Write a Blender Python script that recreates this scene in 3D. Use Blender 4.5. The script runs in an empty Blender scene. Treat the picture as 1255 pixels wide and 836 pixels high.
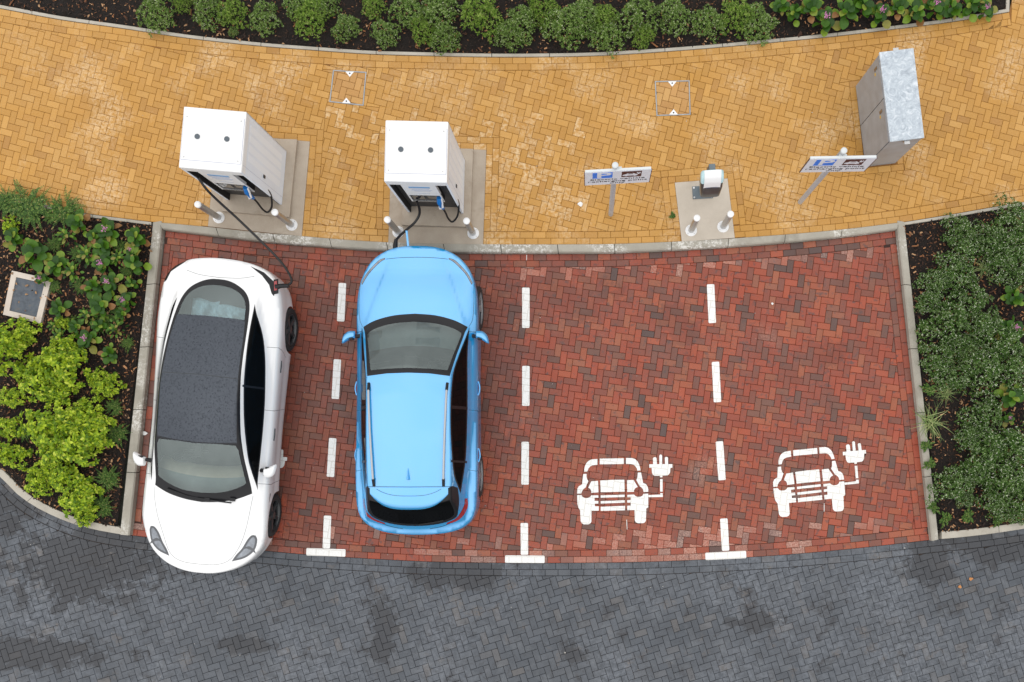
import math, random, bisect
# ---------------------------------------------------------------- image pixels to metres
# Most positions were read off as image pixels; some are already converted to metres.
# The helper g() unprojects image pixels to height z (the ground at 77.5 pixels per metre, camera 15 m up).
EYE=15.0; FOC=1162.5; OX=722.6; OY=550.1
def g(u,v,z=0.0):
    k=(EYE-z)/FOC
    return ((u-OX)*k,(OY-v)*k)
def catmull(pts,n=8,closed=False):
    out=[];N=len(pts)
    rng=range(N) if closed else range(N-1)
    for i in rng:
        p1=pts[i];p2=pts[(i+1)%N]
        p0=pts[i-1] if (i>0 or closed) else tuple(2*a-b for a,b in zip(p1,p2))
        p3=pts[(i+2)%N] if (i+2<N or closed) else tuple(2*b-a for a,b in zip(p1,p2))
        for k in range(n):
            t=k/n
            out.append(tuple(0.5*((2*b)+(-a+c)*t+(2*a-5*b+4*c-d)*t*t+(-a+3*b-3*c+d)*t**3) for a,b,c,d in zip(p0,p1,p2,p3)))
    if not closed: out.append(tuple(pts[-1]))
    return out
class Sp:                                        # 1-D monotone cubic through (x,value) pairs
    def __init__(s,p):
        p=sorted(p); s.x=[a for a,b in p]; s.y=[b for a,b in p]
        n=len(p); d=[(s.y[i+1]-s.y[i])/(s.x[i+1]-s.x[i]) for i in range(n-1)]
        m=[d[0]]+[0 if d[i-1]*d[i]<=0 else 2*d[i-1]*d[i]/(d[i-1]+d[i]) for i in range(1,n-1)]+[d[-1]]
        s.m=m
    def __call__(s,x):
        X=s.x
        if x<=X[0]: return s.y[0]
        if x>=X[-1]: return s.y[-1]
        i=bisect.bisect_right(X,x)-1; h=X[i+1]-X[i]; t=(x-X[i])/h
        a=2*t**3-3*t*t+1; b=t**3-2*t*t+t; c=1-a; e=t**3-t*t
        return a*s.y[i]+b*h*s.m[i]+c*s.y[i+1]+e*h*s.m[i+1]
def smin(a,b,k):
    h=max(k-abs(a-b),0)/k
    return min(a,b)-h*h*k*.25
def smax(a,b,k): return -smin(-a,-b,k)
class Shell:
    """car skin: plan outline + height field above it + side skirt hanging from the outline"""
    EXT=.34
    def __init__(s,sp):
        s.__dict__.update(sp)
        half=sp['outline']                      # from nose (y=0) round the left side to tail (y=0)
        full=half+[(x,-y) for x,y in reversed(half[1:-1])]
        c=catmull(full,16,True)
        tab=sorted((math.atan2(y,x),math.hypot(x,y)) for x,y in c)
        s.ta=[t[0]-2*math.pi for t in tab[-3:]]+[t[0] for t in tab]+[t[0]+2*math.pi for t in tab[:3]]
        s.tr=[t[1] for t in tab[-3:]]+[t[1] for t in tab]+[t[1] for t in tab[:3]]
    def R(s,ph):
        ph=(ph+math.pi)%(2*math.pi)-math.pi
        i=bisect.bisect_right(s.ta,ph)-1
        t=(ph-s.ta[i])/(s.ta[i+1]-s.ta[i]); return s.tr[i]*(1-t)+s.tr[i+1]*t
    def rho(s,x,y):
        r=math.hypot(x,y)
        return 0 if r<1e-9 else r/s.R(math.atan2(y,x))
    def hb(s,x,y):
        q=min(s.rho(x,y),1.0); ze=s.Ze(x)
        return ze+(s.Zc(x)-ze)*(1-q**s.pw)
    def hg(s,x,y):
        w=1/(1+math.exp(-(x-s.xmid)*5))
        xe=x+(s.bowf*w-s.bowr*(1-w))*y*y
        zr=s.Zr(xe)-s.crown*y*y
        zs=s.Zb(x)+s.slope*(s.Wb(x)-abs(y))
        return smin(zr,zs,s.kr)
    def h(s,x,y):
        return smax(s.hb(x,y),s.hg(x,y),s.kb)+(s.extra(x,y) if s.extra else 0)
    def P(s,a,b):
        q=s.rho(a,b)
        if q<=1: return (a,b,s.h(a,b))
        ph=math.atan2(b,a); R=s.R(ph); ox,oy=R*math.cos(ph),R*math.sin(ph)
        t=min((q-1)/s.EXT,1.0)
        z0=s.h(ox*.9999,oy*.9999); z=z0+(s.zbot-z0)*t
        endw=max(0,abs(ox)/s.outline[0][0]-.75)/.25
        off=s.side(t)*(1-endw)+s.endp(t)*endw
        return (ox+off*math.cos(ph),oy+off*math.sin(ph)*(1.0) ,z)
    def N(s,a,b,e=.006):
        p=s.P(a+e,b);q=s.P(a-e,b);r=s.P(a,b+e);t=s.P(a,b-e)
        u=[p[i]-q[i] for i in range(3)];v=[r[i]-t[i] for i in range(3)]
        n=(u[1]*v[2]-u[2]*v[1],u[2]*v[0]-u[0]*v[2],u[0]*v[1]-u[1]*v[0])
        l=math.sqrt(sum(c*c for c in n)) or 1
        return tuple(c/l for c in n)
    def side_dom(s,x,z,sg=1):                   # domain point of a point on the flank at length x, height z
        lo,hi=.02,math.pi-.02
        for _ in range(50):
            m=(lo+hi)/2
            if s.R(m)*math.cos(m)>x: lo=m
            else: hi=m
        ph=(lo+hi)/2;R=s.R(ph);z0=s.h(R*math.cos(ph)*.9999,R*math.sin(ph)*.9999)
        t=max(0,min(1,(z0-z)/(z0-s.zbot))); q=R*(1+s.EXT*t)
        return (q*math.cos(ph),sg*q*math.sin(ph))
WHITE=Shell(dict(
  outline=[(2.34,0),(2.325,.22),(2.26,.445),(2.16,.625),(2.03,.765),(1.85,.87),(1.6,.918),(1.3,.925),(.8,.912),(.2,.90),(-.4,.905),(-1.0,.912),(-1.4,.915),(-1.75,.885),(-2.0,.83),(-2.18,.70),(-2.285,.48),(-2.33,.22),(-2.34,0)],
  Zc=Sp([(2.34,.60),(2.25,.675),(2.0,.745),(1.6,.845),(1.25,.92),(.6,.95),(-1.0,1.0),(-1.7,1.05),(-2.1,1.10),(-2.24,1.11),(-2.30,1.08),(-2.34,.98)]),
  Ze=Sp([(2.34,.54),(2.2,.58),(1.9,.68),(1.5,.79),(1.0,.80),(.3,.80),(-.6,.83),(-1.2,.87),(-1.7,.90),(-2.1,.93),(-2.34,.93)]),
  pw=5,
  Zr=Sp([(1.42,.80),(1.27,.915),(.9,1.12),(.55,1.29),(.2,1.395),(-.2,1.44),(-.6,1.425),(-1.0,1.36),(-1.4,1.25),(-1.8,1.10),(-2.05,1.0)]),
  Zb=Sp([(1.3,.90),(.3,.93),(-1.0,.98),(-1.8,1.02)]),
  Wb=Sp([(1.35,.80),(1.0,.80),(.4,.80),(-.4,.80),(-1.0,.765),(-1.5,.68),(-1.9,.58),(-2.2,.5)]),
  slope=1.9,bowf=.36,bowr=.25,crown=.12,kr=.05,kb=.05,xmid=-.3,zbot=.17,extra=None,
  side=Sp([(0,0),(.12,.018),(.3,.012),(.5,-.004),(.75,-.006),(.9,-.02),(1,-.06)]),
  endp=Sp([(0,0),(.15,.02),(.4,.03),(.7,.02),(.9,-.02),(1,-.08)])))
WHITE_POSE=(-5.642,.479,math.radians(-90-5.2))     # nose towards the road
BLUE=Shell(dict(
  outline=[(2.14,0),(2.125,.25),(2.06,.47),(1.93,.66),(1.72,.80),(1.45,.87),(1.1,.888),(.6,.885),(0,.885),(-.6,.888),(-1.1,.895),(-1.5,.888),(-1.74,.868),(-1.91,.805),(-2.03,.67),(-2.10,.48),(-2.13,.25),(-2.14,0)],
  Zc=Sp([(2.14,.72),(2.08,.80),(1.9,.885),(1.65,.972),(1.4,1.022),(1.1,1.055),(.9,1.08),(.3,1.1),(-1.4,1.05),(-1.9,1.0),(-2.05,.98),(-2.14,.93)]),
  Ze=Sp([(2.14,.66),(1.95,.77),(1.6,.89),(1.1,.93),(.3,.93),(-.6,.95),(-1.3,.98),(-1.8,.97),(-2.14,.90)]),
  pw=6,
  Zr=Sp([(1.25,.93),(1.02,1.075),(.7,1.30),(.4,1.50),(.2,1.60),(-.1,1.635),(-.6,1.64),(-1.1,1.60),(-1.5,1.55),(-1.64,1.52),(-1.72,1.44),(-1.88,1.20),(-2.0,1.02),(-2.1,.9)]),
  Zb=Sp([(1.3,1.0),(.3,1.02),(-1.0,1.07),(-1.8,1.12)]),
  Wb=Sp([(1.2,.80),(.6,.81),(-.4,.81),(-1.0,.79),(-1.5,.745),(-1.9,.685),(-2.1,.63)]),
  slope=2.6,bowf=.26,bowr=.16,crown=.07,kr=.05,kb=.04,xmid=-.4,zbot=.2,extra=lambda x,y:(.020/(1+math.exp((abs(y)-(.755-(x-.9)*.33))/.016)) if .75<x<2.0 else 0)*min(1,max(0,(2.0-x)/.25))*min(1,max(0,(x-.75)/.2)),
  side=Sp([(0,0),(.12,.02),(.3,.016),(.5,0),(.75,-.004),(.9,-.01),(1,-.05)]),
  endp=Sp([(0,0),(.15,.02),(.4,.03),(.7,.02),(.9,-.02),(1,-.08)])))
BLUE_POSE=(-2.565,.87,math.radians(90))
import bpy, bmesh
from mathutils import Vector, Matrix, Quaternion
from mathutils.geometry import delaunay_2d_cdt
SC=bpy.context.scene; COL=SC.collection
R_=math.radians
def srgb(r,g_,b):
    f=lambda c:(c/255/12.92) if c/255<=.04045 else ((c/255+.055)/1.055)**2.4
    return (f(r),f(g_),f(b),1)
# ---------------------------------------------------------------- object helpers
def put(o,parent=None):
    COL.objects.link(o)
    if parent: o.parent=parent
    return o
def tag(o,label=None,cat=None,group=None,kind=None):
    if label: o['label']=label
    if cat: o['category']=cat
    if group: o['group']=group
    if kind: o['kind']=kind
    return o
def thing(name,label,cat,loc=(0,0,0),rz=0,group=None):
    o=bpy.data.objects.new(name,None); o.location=loc; o.rotation_euler=(0,0,rz); o.empty_display_size=.1
    put(o); return tag(o,label,cat,group)
def kids(o): return [c for c in bpy.data.objects if c.parent==o]
def copy_tree(o,parent=None):
    c=o.copy(); put(c,parent)
    for ch in kids(o): copy_tree(ch,c)
    return c
class MB:
    def __init__(s): s.v=[];s.f=[];s.m=[];s.sm=[]
    def add(s,vs,fs,mi=0,smooth=False,M=None):
        n=len(s.v)
        if M is not None: vs=[tuple(M@Vector(p)) for p in vs]
        s.v+=[tuple(p) for p in vs]
        for f in fs: s.f.append([i+n for i in f]); s.m.append(mi); s.sm.append(smooth)
        return s
    def box(s,x0,x1,y0,y1,z0,z1,mi=0,M=None,bev=0):
        if bev>0:
            bm=bmesh.new(); bmesh.ops.create_cube(bm,size=1)
            for v in bm.verts: v.co=Vector(((x0+x1)/2+v.co.x*(x1-x0),(y0+y1)/2+v.co.y*(y1-y0),(z0+z1)/2+v.co.z*(z1-z0)))
            bmesh.ops.bevel(bm,geom=bm.edges[:],offset=bev,segments=2,affect='EDGES',profile=.6)
            bm.verts.index_update(); bm.normal_update()
            s.add([v.co[:] for v in bm.verts],[[v.index for v in f.verts] for f in bm.faces],mi,False,M); bm.free(); return s
        v=[(x0,y0,z0),(x1,y0,z0),(x1,y1,z0),(x0,y1,z0),(x0,y0,z1),(x1,y0,z1),(x1,y1,z1),(x0,y1,z1)]
        return s.add(v,[(3,2,1,0),(4,5,6,7),(0,1,5,4),(1,2,6,5),(2,3,7,6),(3,0,4,7)],mi,False,M)
    def cyl(s,c,r,z0,z1,n=24,mi=0,r2=None,M=None,smooth=True):
        r2=r if r2 is None else r2
        v=[(c[0]+r*math.cos(2*math.pi*i/n),c[1]+r*math.sin(2*math.pi*i/n),z0) for i in range(n)]+[(c[0]+r2*math.cos(2*math.pi*i/n),c[1]+r2*math.sin(2*math.pi*i/n),z1) for i in range(n)]
        s.add(v,[(i,(i+1)%n,n+(i+1)%n,n+i) for i in range(n)],mi,smooth,M)
        return s.add(v,[tuple(range(n-1,-1,-1)),tuple(range(n,2*n))],mi,False,M)
    def lathe(s,c,prof,n=28,mi=0,M=None,cap=True):
        v=[];f=[]
        for r,z in prof:
            v+=[(c[0]+r*math.cos(2*math.pi*i/n),c[1]+r*math.sin(2*math.pi*i/n),z) for i in range(n)]
        for k in range(len(prof)-1):
            f+=[(k*n+i,k*n+(i+1)%n,(k+1)*n+(i+1)%n,(k+1)*n+i) for i in range(n)]
        if cap: f.append(tuple(range((len(prof)-1)*n,len(prof)*n)))
        return s.add(v,f,mi,True,M)
    def tube(s,path,r,n=10,mi=0,closed=False):
        P=[Vector(p) for p in path];v=[];f=[];up=Vector((0,0,1))
        for i,p in enumerate(P):
            d=(P[min(i+1,len(P)-1)]-P[max(i-1,0)]).normalized()
            a=d.cross(up)
            if a.length<.15: a=d.cross(Vector((1,0,0)))
            a.normalize(); b=a.cross(d)
            if i and (a.dot(pa))<0: a=-a;b=-b
            pa=a
            rr=r[i] if isinstance(r,(list,tuple)) else r
            v+=[tuple(p+a*rr*math.cos(2*math.pi*k/n)+b*rr*math.sin(2*math.pi*k/n)) for k in range(n)]
        for i in range(len(P)-1): f+=[(i*n+k,i*n+(k+1)%n,(i+1)*n+(k+1)%n,(i+1)*n+k) for k in range(n)]
        s.add(v,f,mi,True)
        m=len(P)-1
        return s.add(v,[tuple(range(n-1,-1,-1)),tuple(range(m*n,m*n+n))],mi)
    def poly(s,pts,z0,z1=None,mi=0,M=None):       # flat polygon at z0, or prism z0..z1 (triangulated tops)
        tri=tess(pts); n=len(pts)
        top=z0 if z1 is None else z1
        s.add([(x,y,top) for x,y in pts],tri,mi,False,M)
        if z1 is not None:
            s.add([(x,y,z0) for x,y in pts]+[(x,y,z1) for x,y in pts],[(i,(i+1)%n,n+(i+1)%n,n+i) for i in range(n)],mi,False,M)
        return s
    def build(s,name,mats,parent=None,kind=None):
        me=bpy.data.meshes.new(name); me.from_pydata(s.v,[],s.f)
        if not isinstance(mats,(list,tuple)): mats=[mats]
        for m in mats: me.materials.append(m)
        me.polygons.foreach_set('material_index',s.m); me.polygons.foreach_set('use_smooth',s.sm)
        me.update()
        o=bpy.data.objects.new(name,me); put(o,parent)
        if kind: o['kind']=kind
        return o
def area(p): return sum(p[i][0]*p[(i+1)%len(p)][1]-p[(i+1)%len(p)][0]*p[i][1] for i in range(len(p)))/2
def ccw(p): return p if area(p)>0 else list(reversed(p))
def tess(p):
    from mathutils.geometry import tessellate_polygon
    t=tessellate_polygon([[Vector((x,y,0)) for x,y in p]])
    o=[]
    for a,b,c in t:
        A=(p[b][0]-p[a][0])*(p[c][1]-p[a][1])-(p[c][0]-p[a][0])*(p[b][1]-p[a][1])
        o.append((a,b,c) if A>0 else (a,c,b))
    return o
def halfclip(sub,a,b,keep_left=True):
    dx,dy=b[0]-a[0],b[1]-a[1]; sg=1 if keep_left else -1
    D=[sg*(dx*(p[1]-a[1])-dy*(p[0]-a[0])) for p in sub]; out=[]
    for i,p in enumerate(sub):
        j=(i+1)%len(sub)
        if D[i]>=0: out.append(p)
        if (D[i]>0 and D[j]<0) or (D[i]<0 and D[j]>0):
            t=D[i]/(D[i]-D[j]); out.append((p[0]+(sub[j][0]-p[0])*t,p[1]+(sub[j][1]-p[1])*t))
    return out
def clipconvex(sub,con):
    con=ccw(con)
    for i in range(len(con)):
        if len(sub)<3: return []
        sub=halfclip(sub,con[i],con[(i+1)%len(con)])
    return sub
def subtractconvex(subs,con):
    con=ccw(con);res=[]
    xs=[c[0] for c in con];ys=[c[1] for c in con];bb=(min(xs),max(xs),min(ys),max(ys))
    for sub in subs:
        if max(p[0] for p in sub)<bb[0] or min(p[0] for p in sub)>bb[1] or max(p[1] for p in sub)<bb[2] or min(p[1] for p in sub)>bb[3]:
            res.append(sub); continue
        rest=sub
        for i in range(len(con)):
            a,b=con[i],con[(i+1)%len(con)]
            o=halfclip(rest,a,b,False)
            if len(o)>2 and abs(area(o))>2e-4: res.append(o)
            rest=halfclip(rest,a,b,True)
            if len(rest)<3: break
    return res
def inpoly(x,y,p):
    c=False;j=len(p)-1
    for i in range(len(p)):
        if (p[i][1]>y)!=(p[j][1]>y) and x<(p[j][0]-p[i][0])*(y-p[i][1])/(p[j][1]-p[i][1])+p[i][0]: c=not c
        j=i
    return c
def segdist(x,y,a,b):
    dx,dy=b[0]-a[0],b[1]-a[1];l=dx*dx+dy*dy
    t=0 if l==0 else max(0,min(1,((x-a[0])*dx+(y-a[1])*dy)/l))
    return math.hypot(x-a[0]-dx*t,y-a[1]-dy*t)
def offset(pl,d):                                  # offset an open polyline to its left by d
    out=[]
    for i in range(len(pl)):
        a=pl[max(i-1,0)];b=pl[min(i+1,len(pl)-1)]
        dx,dy=b[0]-a[0],b[1]-a[1];l=math.hypot(dx,dy)
        out.append((pl[i][0]-dy/l*d,pl[i][1]+dx/l*d))
    return out
def resample(pl,step,start=0):
    out=[];acc=-start;
    s=[0]
    for a,b in zip(pl,pl[1:]): s.append(s[-1]+math.hypot(b[0]-a[0],b[1]-a[1]))
    t=start;i=0
    while t<=s[-1]:
        while s[i+1]<t: i+=1
        k=(t-s[i])/(s[i+1]-s[i]) if s[i+1]>s[i] else 0
        out.append((pl[i][0]+(pl[i+1][0]-pl[i][0])*k,pl[i][1]+(pl[i+1][1]-pl[i][1])*k)); t+=step
    return out
# ---------------------------------------------------------------- material helpers
MATS={}
class NT:
    def __init__(s,name):
        s.m=bpy.data.materials.new(name); s.m.use_nodes=True; s.t=s.m.node_tree; s.n=s.t.nodes; s.b=s.n['Principled BSDF']
        MATS[name]=s.m
    def node(s,typ,**k):
        n=s.n.new(typ)
        for a,v in k.items():
            if a.startswith('i_'):
                key=a[2:]; key=int(key) if key.isdigit() else key.replace('_',' ')
                n.inputs[key].default_value=v
            else: setattr(n,a,v)
        return n
    def link(s,a,b): s.t.links.new(a,b)
    def noise(s,scale,detail=3,rough=.55,vec=None,dist=0):
        n=s.node('ShaderNodeTexNoise'); n.inputs['Scale'].default_value=scale; n.inputs['Detail'].default_value=detail
        n.inputs['Roughness'].default_value=rough; n.inputs['Distortion'].default_value=dist
        if vec is None:
            if not hasattr(s,'tc'): s.tc=s.node('ShaderNodeTexCoord')
            vec=s.tc.outputs['Object']
        s.link(vec,n.inputs['Vector']); return n.outputs['Fac']
    def ramp(s,fac,stops,interp='LINEAR'):
        r=s.node('ShaderNodeValToRGB'); e=r.color_ramp; e.interpolation=interp
        while len(e.elements)<len(stops): e.elements.new(.5)
        for el,(p,c) in zip(e.elements,stops):
            el.position=p; el.color=c if len(c)==4 else (*c,1)
        s.link(fac,r.inputs['Fac']); return r.outputs['Color']
    def mix(s,fac,a,b,typ='MIX'):
        m=s.node('ShaderNodeMix',data_type='RGBA',blend_type=typ)
        for inp,v in ((m.inputs['Factor'],fac),(m.inputs[6],a),(m.inputs[7],b)):
            if hasattr(v,'is_linked'): s.link(v,inp)
            else: inp.default_value=v
        return m.outputs[2]
    def mr(s,v,a,b,c,d):
        n=s.node('ShaderNodeMapRange'); s.link(v,n.inputs[0])
        for i,x in zip((1,2,3,4),(a,b,c,d)): n.inputs[i].default_value=x
        return n.outputs[0]
    def math(s,op,a,b=0):
        n=s.node('ShaderNodeMath',operation=op)
        for i,v in ((0,a),(1,b)):
            if hasattr(v,'is_linked'): s.link(v,n.inputs[i])
            else: n.inputs[i].default_value=v
        return n.outputs[0]
    def bump(s,h,strength=.3,dist=.01):
        b=s.node('ShaderNodeBump'); b.inputs['Strength'].default_value=strength; b.inputs['Distance'].default_value=dist
        s.link(h,b.inputs['Height']); s.link(b.outputs['Normal'],s.b.inputs['Normal'])
    def col(s,c): 
        if hasattr(c,'is_linked'): s.link(c,s.b.inputs['Base Color'])
        else: s.b.inputs['Base Color'].default_value=c
    def rnd(s):
        return s.node('ShaderNodeNewGeometry').outputs['Random Per Island']
def simple(name,c,rough=.5,metal=0,coat=0,vary=0,scale=8,spec=.5,bump=0):
    t=NT(name); t.b.inputs['Roughness'].default_value=rough; t.b.inputs['Metallic'].default_value=metal
    t.b.inputs['Coat Weight'].default_value=coat; t.b.inputs['Coat Roughness'].default_value=.03; t.b.inputs['Specular IOR Level'].default_value=spec
    if vary:
        n=t.noise(scale,5,.6)
        d=tuple(x*(1-vary) for x in c[:3])+(1,); u=tuple(min(1,x*(1+vary)) for x in c[:3])+(1,)
        t.col(t.ramp(n,[(.3,d),(.7,u)]))
        r=t.mr(n,.3,.7,rough*.85,min(1,rough*1.15)); t.link(r,t.b.inputs['Roughness'])
        if bump: t.bump(n,bump,.005)
    else: t.col(c)
    return t.m
# ---------------------------------------------------------------- block paving
def stain(t,c,spots,col,amt):
    tcn=t.tc.outputs['Object']; wn=t.node('ShaderNodeTexNoise'); wn.inputs['Scale'].default_value=2.6; wn.inputs['Detail'].default_value=7; wn.inputs['Roughness'].default_value=.72; t.link(tcn,wn.inputs['Vector'])
    for (x,y,rx,ry) in spots:
        mp=t.node('ShaderNodeMapping'); mp.vector_type='POINT'; mp.inputs['Location'].default_value=(-x/rx,-y/ry,0); mp.inputs['Scale'].default_value=(1/rx,1/ry,0); t.link(tcn,mp.inputs['Vector'])
        ln=t.node('ShaderNodeVectorMath',operation='LENGTH'); t.link(mp.outputs[0],ln.inputs[0])
        d=t.math('ADD',ln.outputs['Value'],t.mr(wn.outputs['Fac'],.3,.7,-.75,.75)); c=t.mix(t.mr(d,.75,.95,amt,0),c,col)
    return c
def brick_mat(name,stops,interp,blotch,eff,effcol,rough,mottle=.18,spots=(),spotcol=None,amt=.8):
    t=NT(name); rnd=t.rnd()
    c=t.ramp(rnd,stops,interp)
    # per block tone
    r2=t.node('ShaderNodeTexWhiteNoise',noise_dimensions='1D'); t.link(rnd,r2.inputs['W'])
    tone=t.mr(r2.outputs['Value'],0,1,.94,1.06)
    hs=t.node('ShaderNodeHueSaturation'); t.link(tone,hs.inputs['Value']); t.link(c,hs.inputs['Color']); c=hs.outputs['Color']
    if blotch:                                     # dark firing flashes inside a block
        tcv=t.node('ShaderNodeTexCoord').outputs['Object']
        cmb=t.node('ShaderNodeVectorMath',operation='ADD'); t.link(tcv,cmb.inputs[0])
        off=t.node('ShaderNodeCombineXYZ'); w=t.math('MULTIPLY',rnd,37.0); t.link(w,off.inputs['X']); t.link(w,off.inputs['Y']); t.link(off.outputs[0],cmb.inputs[1])
        n=t.noise(9,3,.6,cmb.outputs[0])
        f=t.mr(n,.56,.70,0,blotch[0]); c=t.mix(f,c,blotch[1])
    n1=t.noise(70,4,.7); n2=t.noise(260,2,.6)
    f=t.mr(n1,.3,.7,1-mottle,1+mottle*.7); f2=t.mr(n2,.3,.7,1-mottle*.8,1+mottle*.8)
    for q in (f,f2):
        cc=t.node('ShaderNodeCombineXYZ'); [t.link(q,cc.inputs[i]) for i in range(3)]
        c=t.mix(1.0,c,cc.outputs[0],'MULTIPLY')
    for (sc,lo,hi,am,colr) in eff:
        big=t.noise(sc[0],3,.55); fine=t.noise(sc[1],5,.75)
        m=t.math('MULTIPLY',t.mr(big,lo,hi,0,1),t.mr(fine,.42,.60,0,am))
        c=t.mix(m,c,colr)
    if spots: c=stain(t,c,spots,spotcol,amt)
    t.col(c)
    rr=t.noise(2.2,4,.6); t.link(t.mr(rr,.35,.65,rough-.14,rough+.12),t.b.inputs['Roughness'])
    t.bump(n2,.35,.004)
    return t.m
Y1,Y2,Y3,Y4=srgb(180,130,55),srgb(185,135,61),srgb(175,126,54),srgb(164,117,52)
M_YEL=brick_mat('yellow_block',[(0,Y4),(.04,Y3),(.2,srgb(179,130,55)),(.8,srgb(184,135,60)),(1,srgb(190,143,72))],'LINEAR',None,
   [((1.1,26),.52,.68,.50,srgb(228,204,168)),((.5,40),.40,.75,.22,srgb(222,190,142)),((3.5,12),.60,.78,.35,srgb(150,104,56))],None,.55,.11)
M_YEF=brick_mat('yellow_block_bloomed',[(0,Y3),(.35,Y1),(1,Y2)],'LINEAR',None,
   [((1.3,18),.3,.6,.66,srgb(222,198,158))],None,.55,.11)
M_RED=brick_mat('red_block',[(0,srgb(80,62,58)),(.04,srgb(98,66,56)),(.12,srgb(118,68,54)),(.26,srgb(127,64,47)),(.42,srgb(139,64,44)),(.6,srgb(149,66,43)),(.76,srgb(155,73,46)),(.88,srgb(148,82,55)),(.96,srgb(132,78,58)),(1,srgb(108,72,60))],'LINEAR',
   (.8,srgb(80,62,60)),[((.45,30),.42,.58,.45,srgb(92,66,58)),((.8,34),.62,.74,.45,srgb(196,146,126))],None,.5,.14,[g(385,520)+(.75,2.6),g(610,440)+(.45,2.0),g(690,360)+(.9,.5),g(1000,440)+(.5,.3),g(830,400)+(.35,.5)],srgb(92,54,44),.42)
M_REP=brick_mat('red_block_pale',[(0,srgb(98,76,72)),(.2,srgb(138,84,68)),(.5,srgb(152,78,58)),(.8,srgb(158,92,72)),(1,srgb(124,92,82))],'LINEAR',
   (.6,srgb(98,80,80)),[((.8,40),.35,.6,.6,srgb(200,164,148))],None,.5,.14)
def joint(name,c,c2):
    t=NT(name); t.b.inputs['Roughness'].default_value=.9
    n=t.noise(1.2,5,.6); t.col(t.ramp(n,[(.35,c),(.65,c2)])); return t.m
M_ROAD=brick_mat('charcoal_block',[(0,srgb(66,71,78)),(.3,srgb(71,76,83)),(.6,srgb(75,80,87)),(.93,srgb(79,83,89)),(1,srgb(88,86,86))],'LINEAR',
   None,[((.55,13),.42,.60,.55,srgb(116,121,129)),((3,60),.45,.6,.6,srgb(50,53,58)),((1.5,9),.60,.64,.85,srgb(44,44,48)),((2.6,30),.60,.70,.45,srgb(112,98,84)),((9,45),.57,.66,.8,srgb(48,48,51)),((4,60),.55,.7,.4,srgb(122,126,130))],None,.45,.14,
   [g(105,690)+(1.35,.75),g(20,800)+(1.6,.32),g(1140,682)+(.45,.55),g(1215,672)+(.9,.28),g(560,700)+(.9,.3),g(470,770)+(.25,.6),g(930,760)+(.5,.22),g(-60,620)+(1.4,.6),g(300,790)+(.5,.14),g(700,800)+(.3,.2)],srgb(45,46,50))
M_YJ=joint('sand_joint',srgb(116,78,38),srgb(142,98,50)); M_RJ=joint('red_joint',srgb(52,34,30),srgb(74,50,42)); M_DJ=joint('road_joint',srgb(22,22,24),srgb(84,66,52))
rb=random.Random(7)
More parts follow.
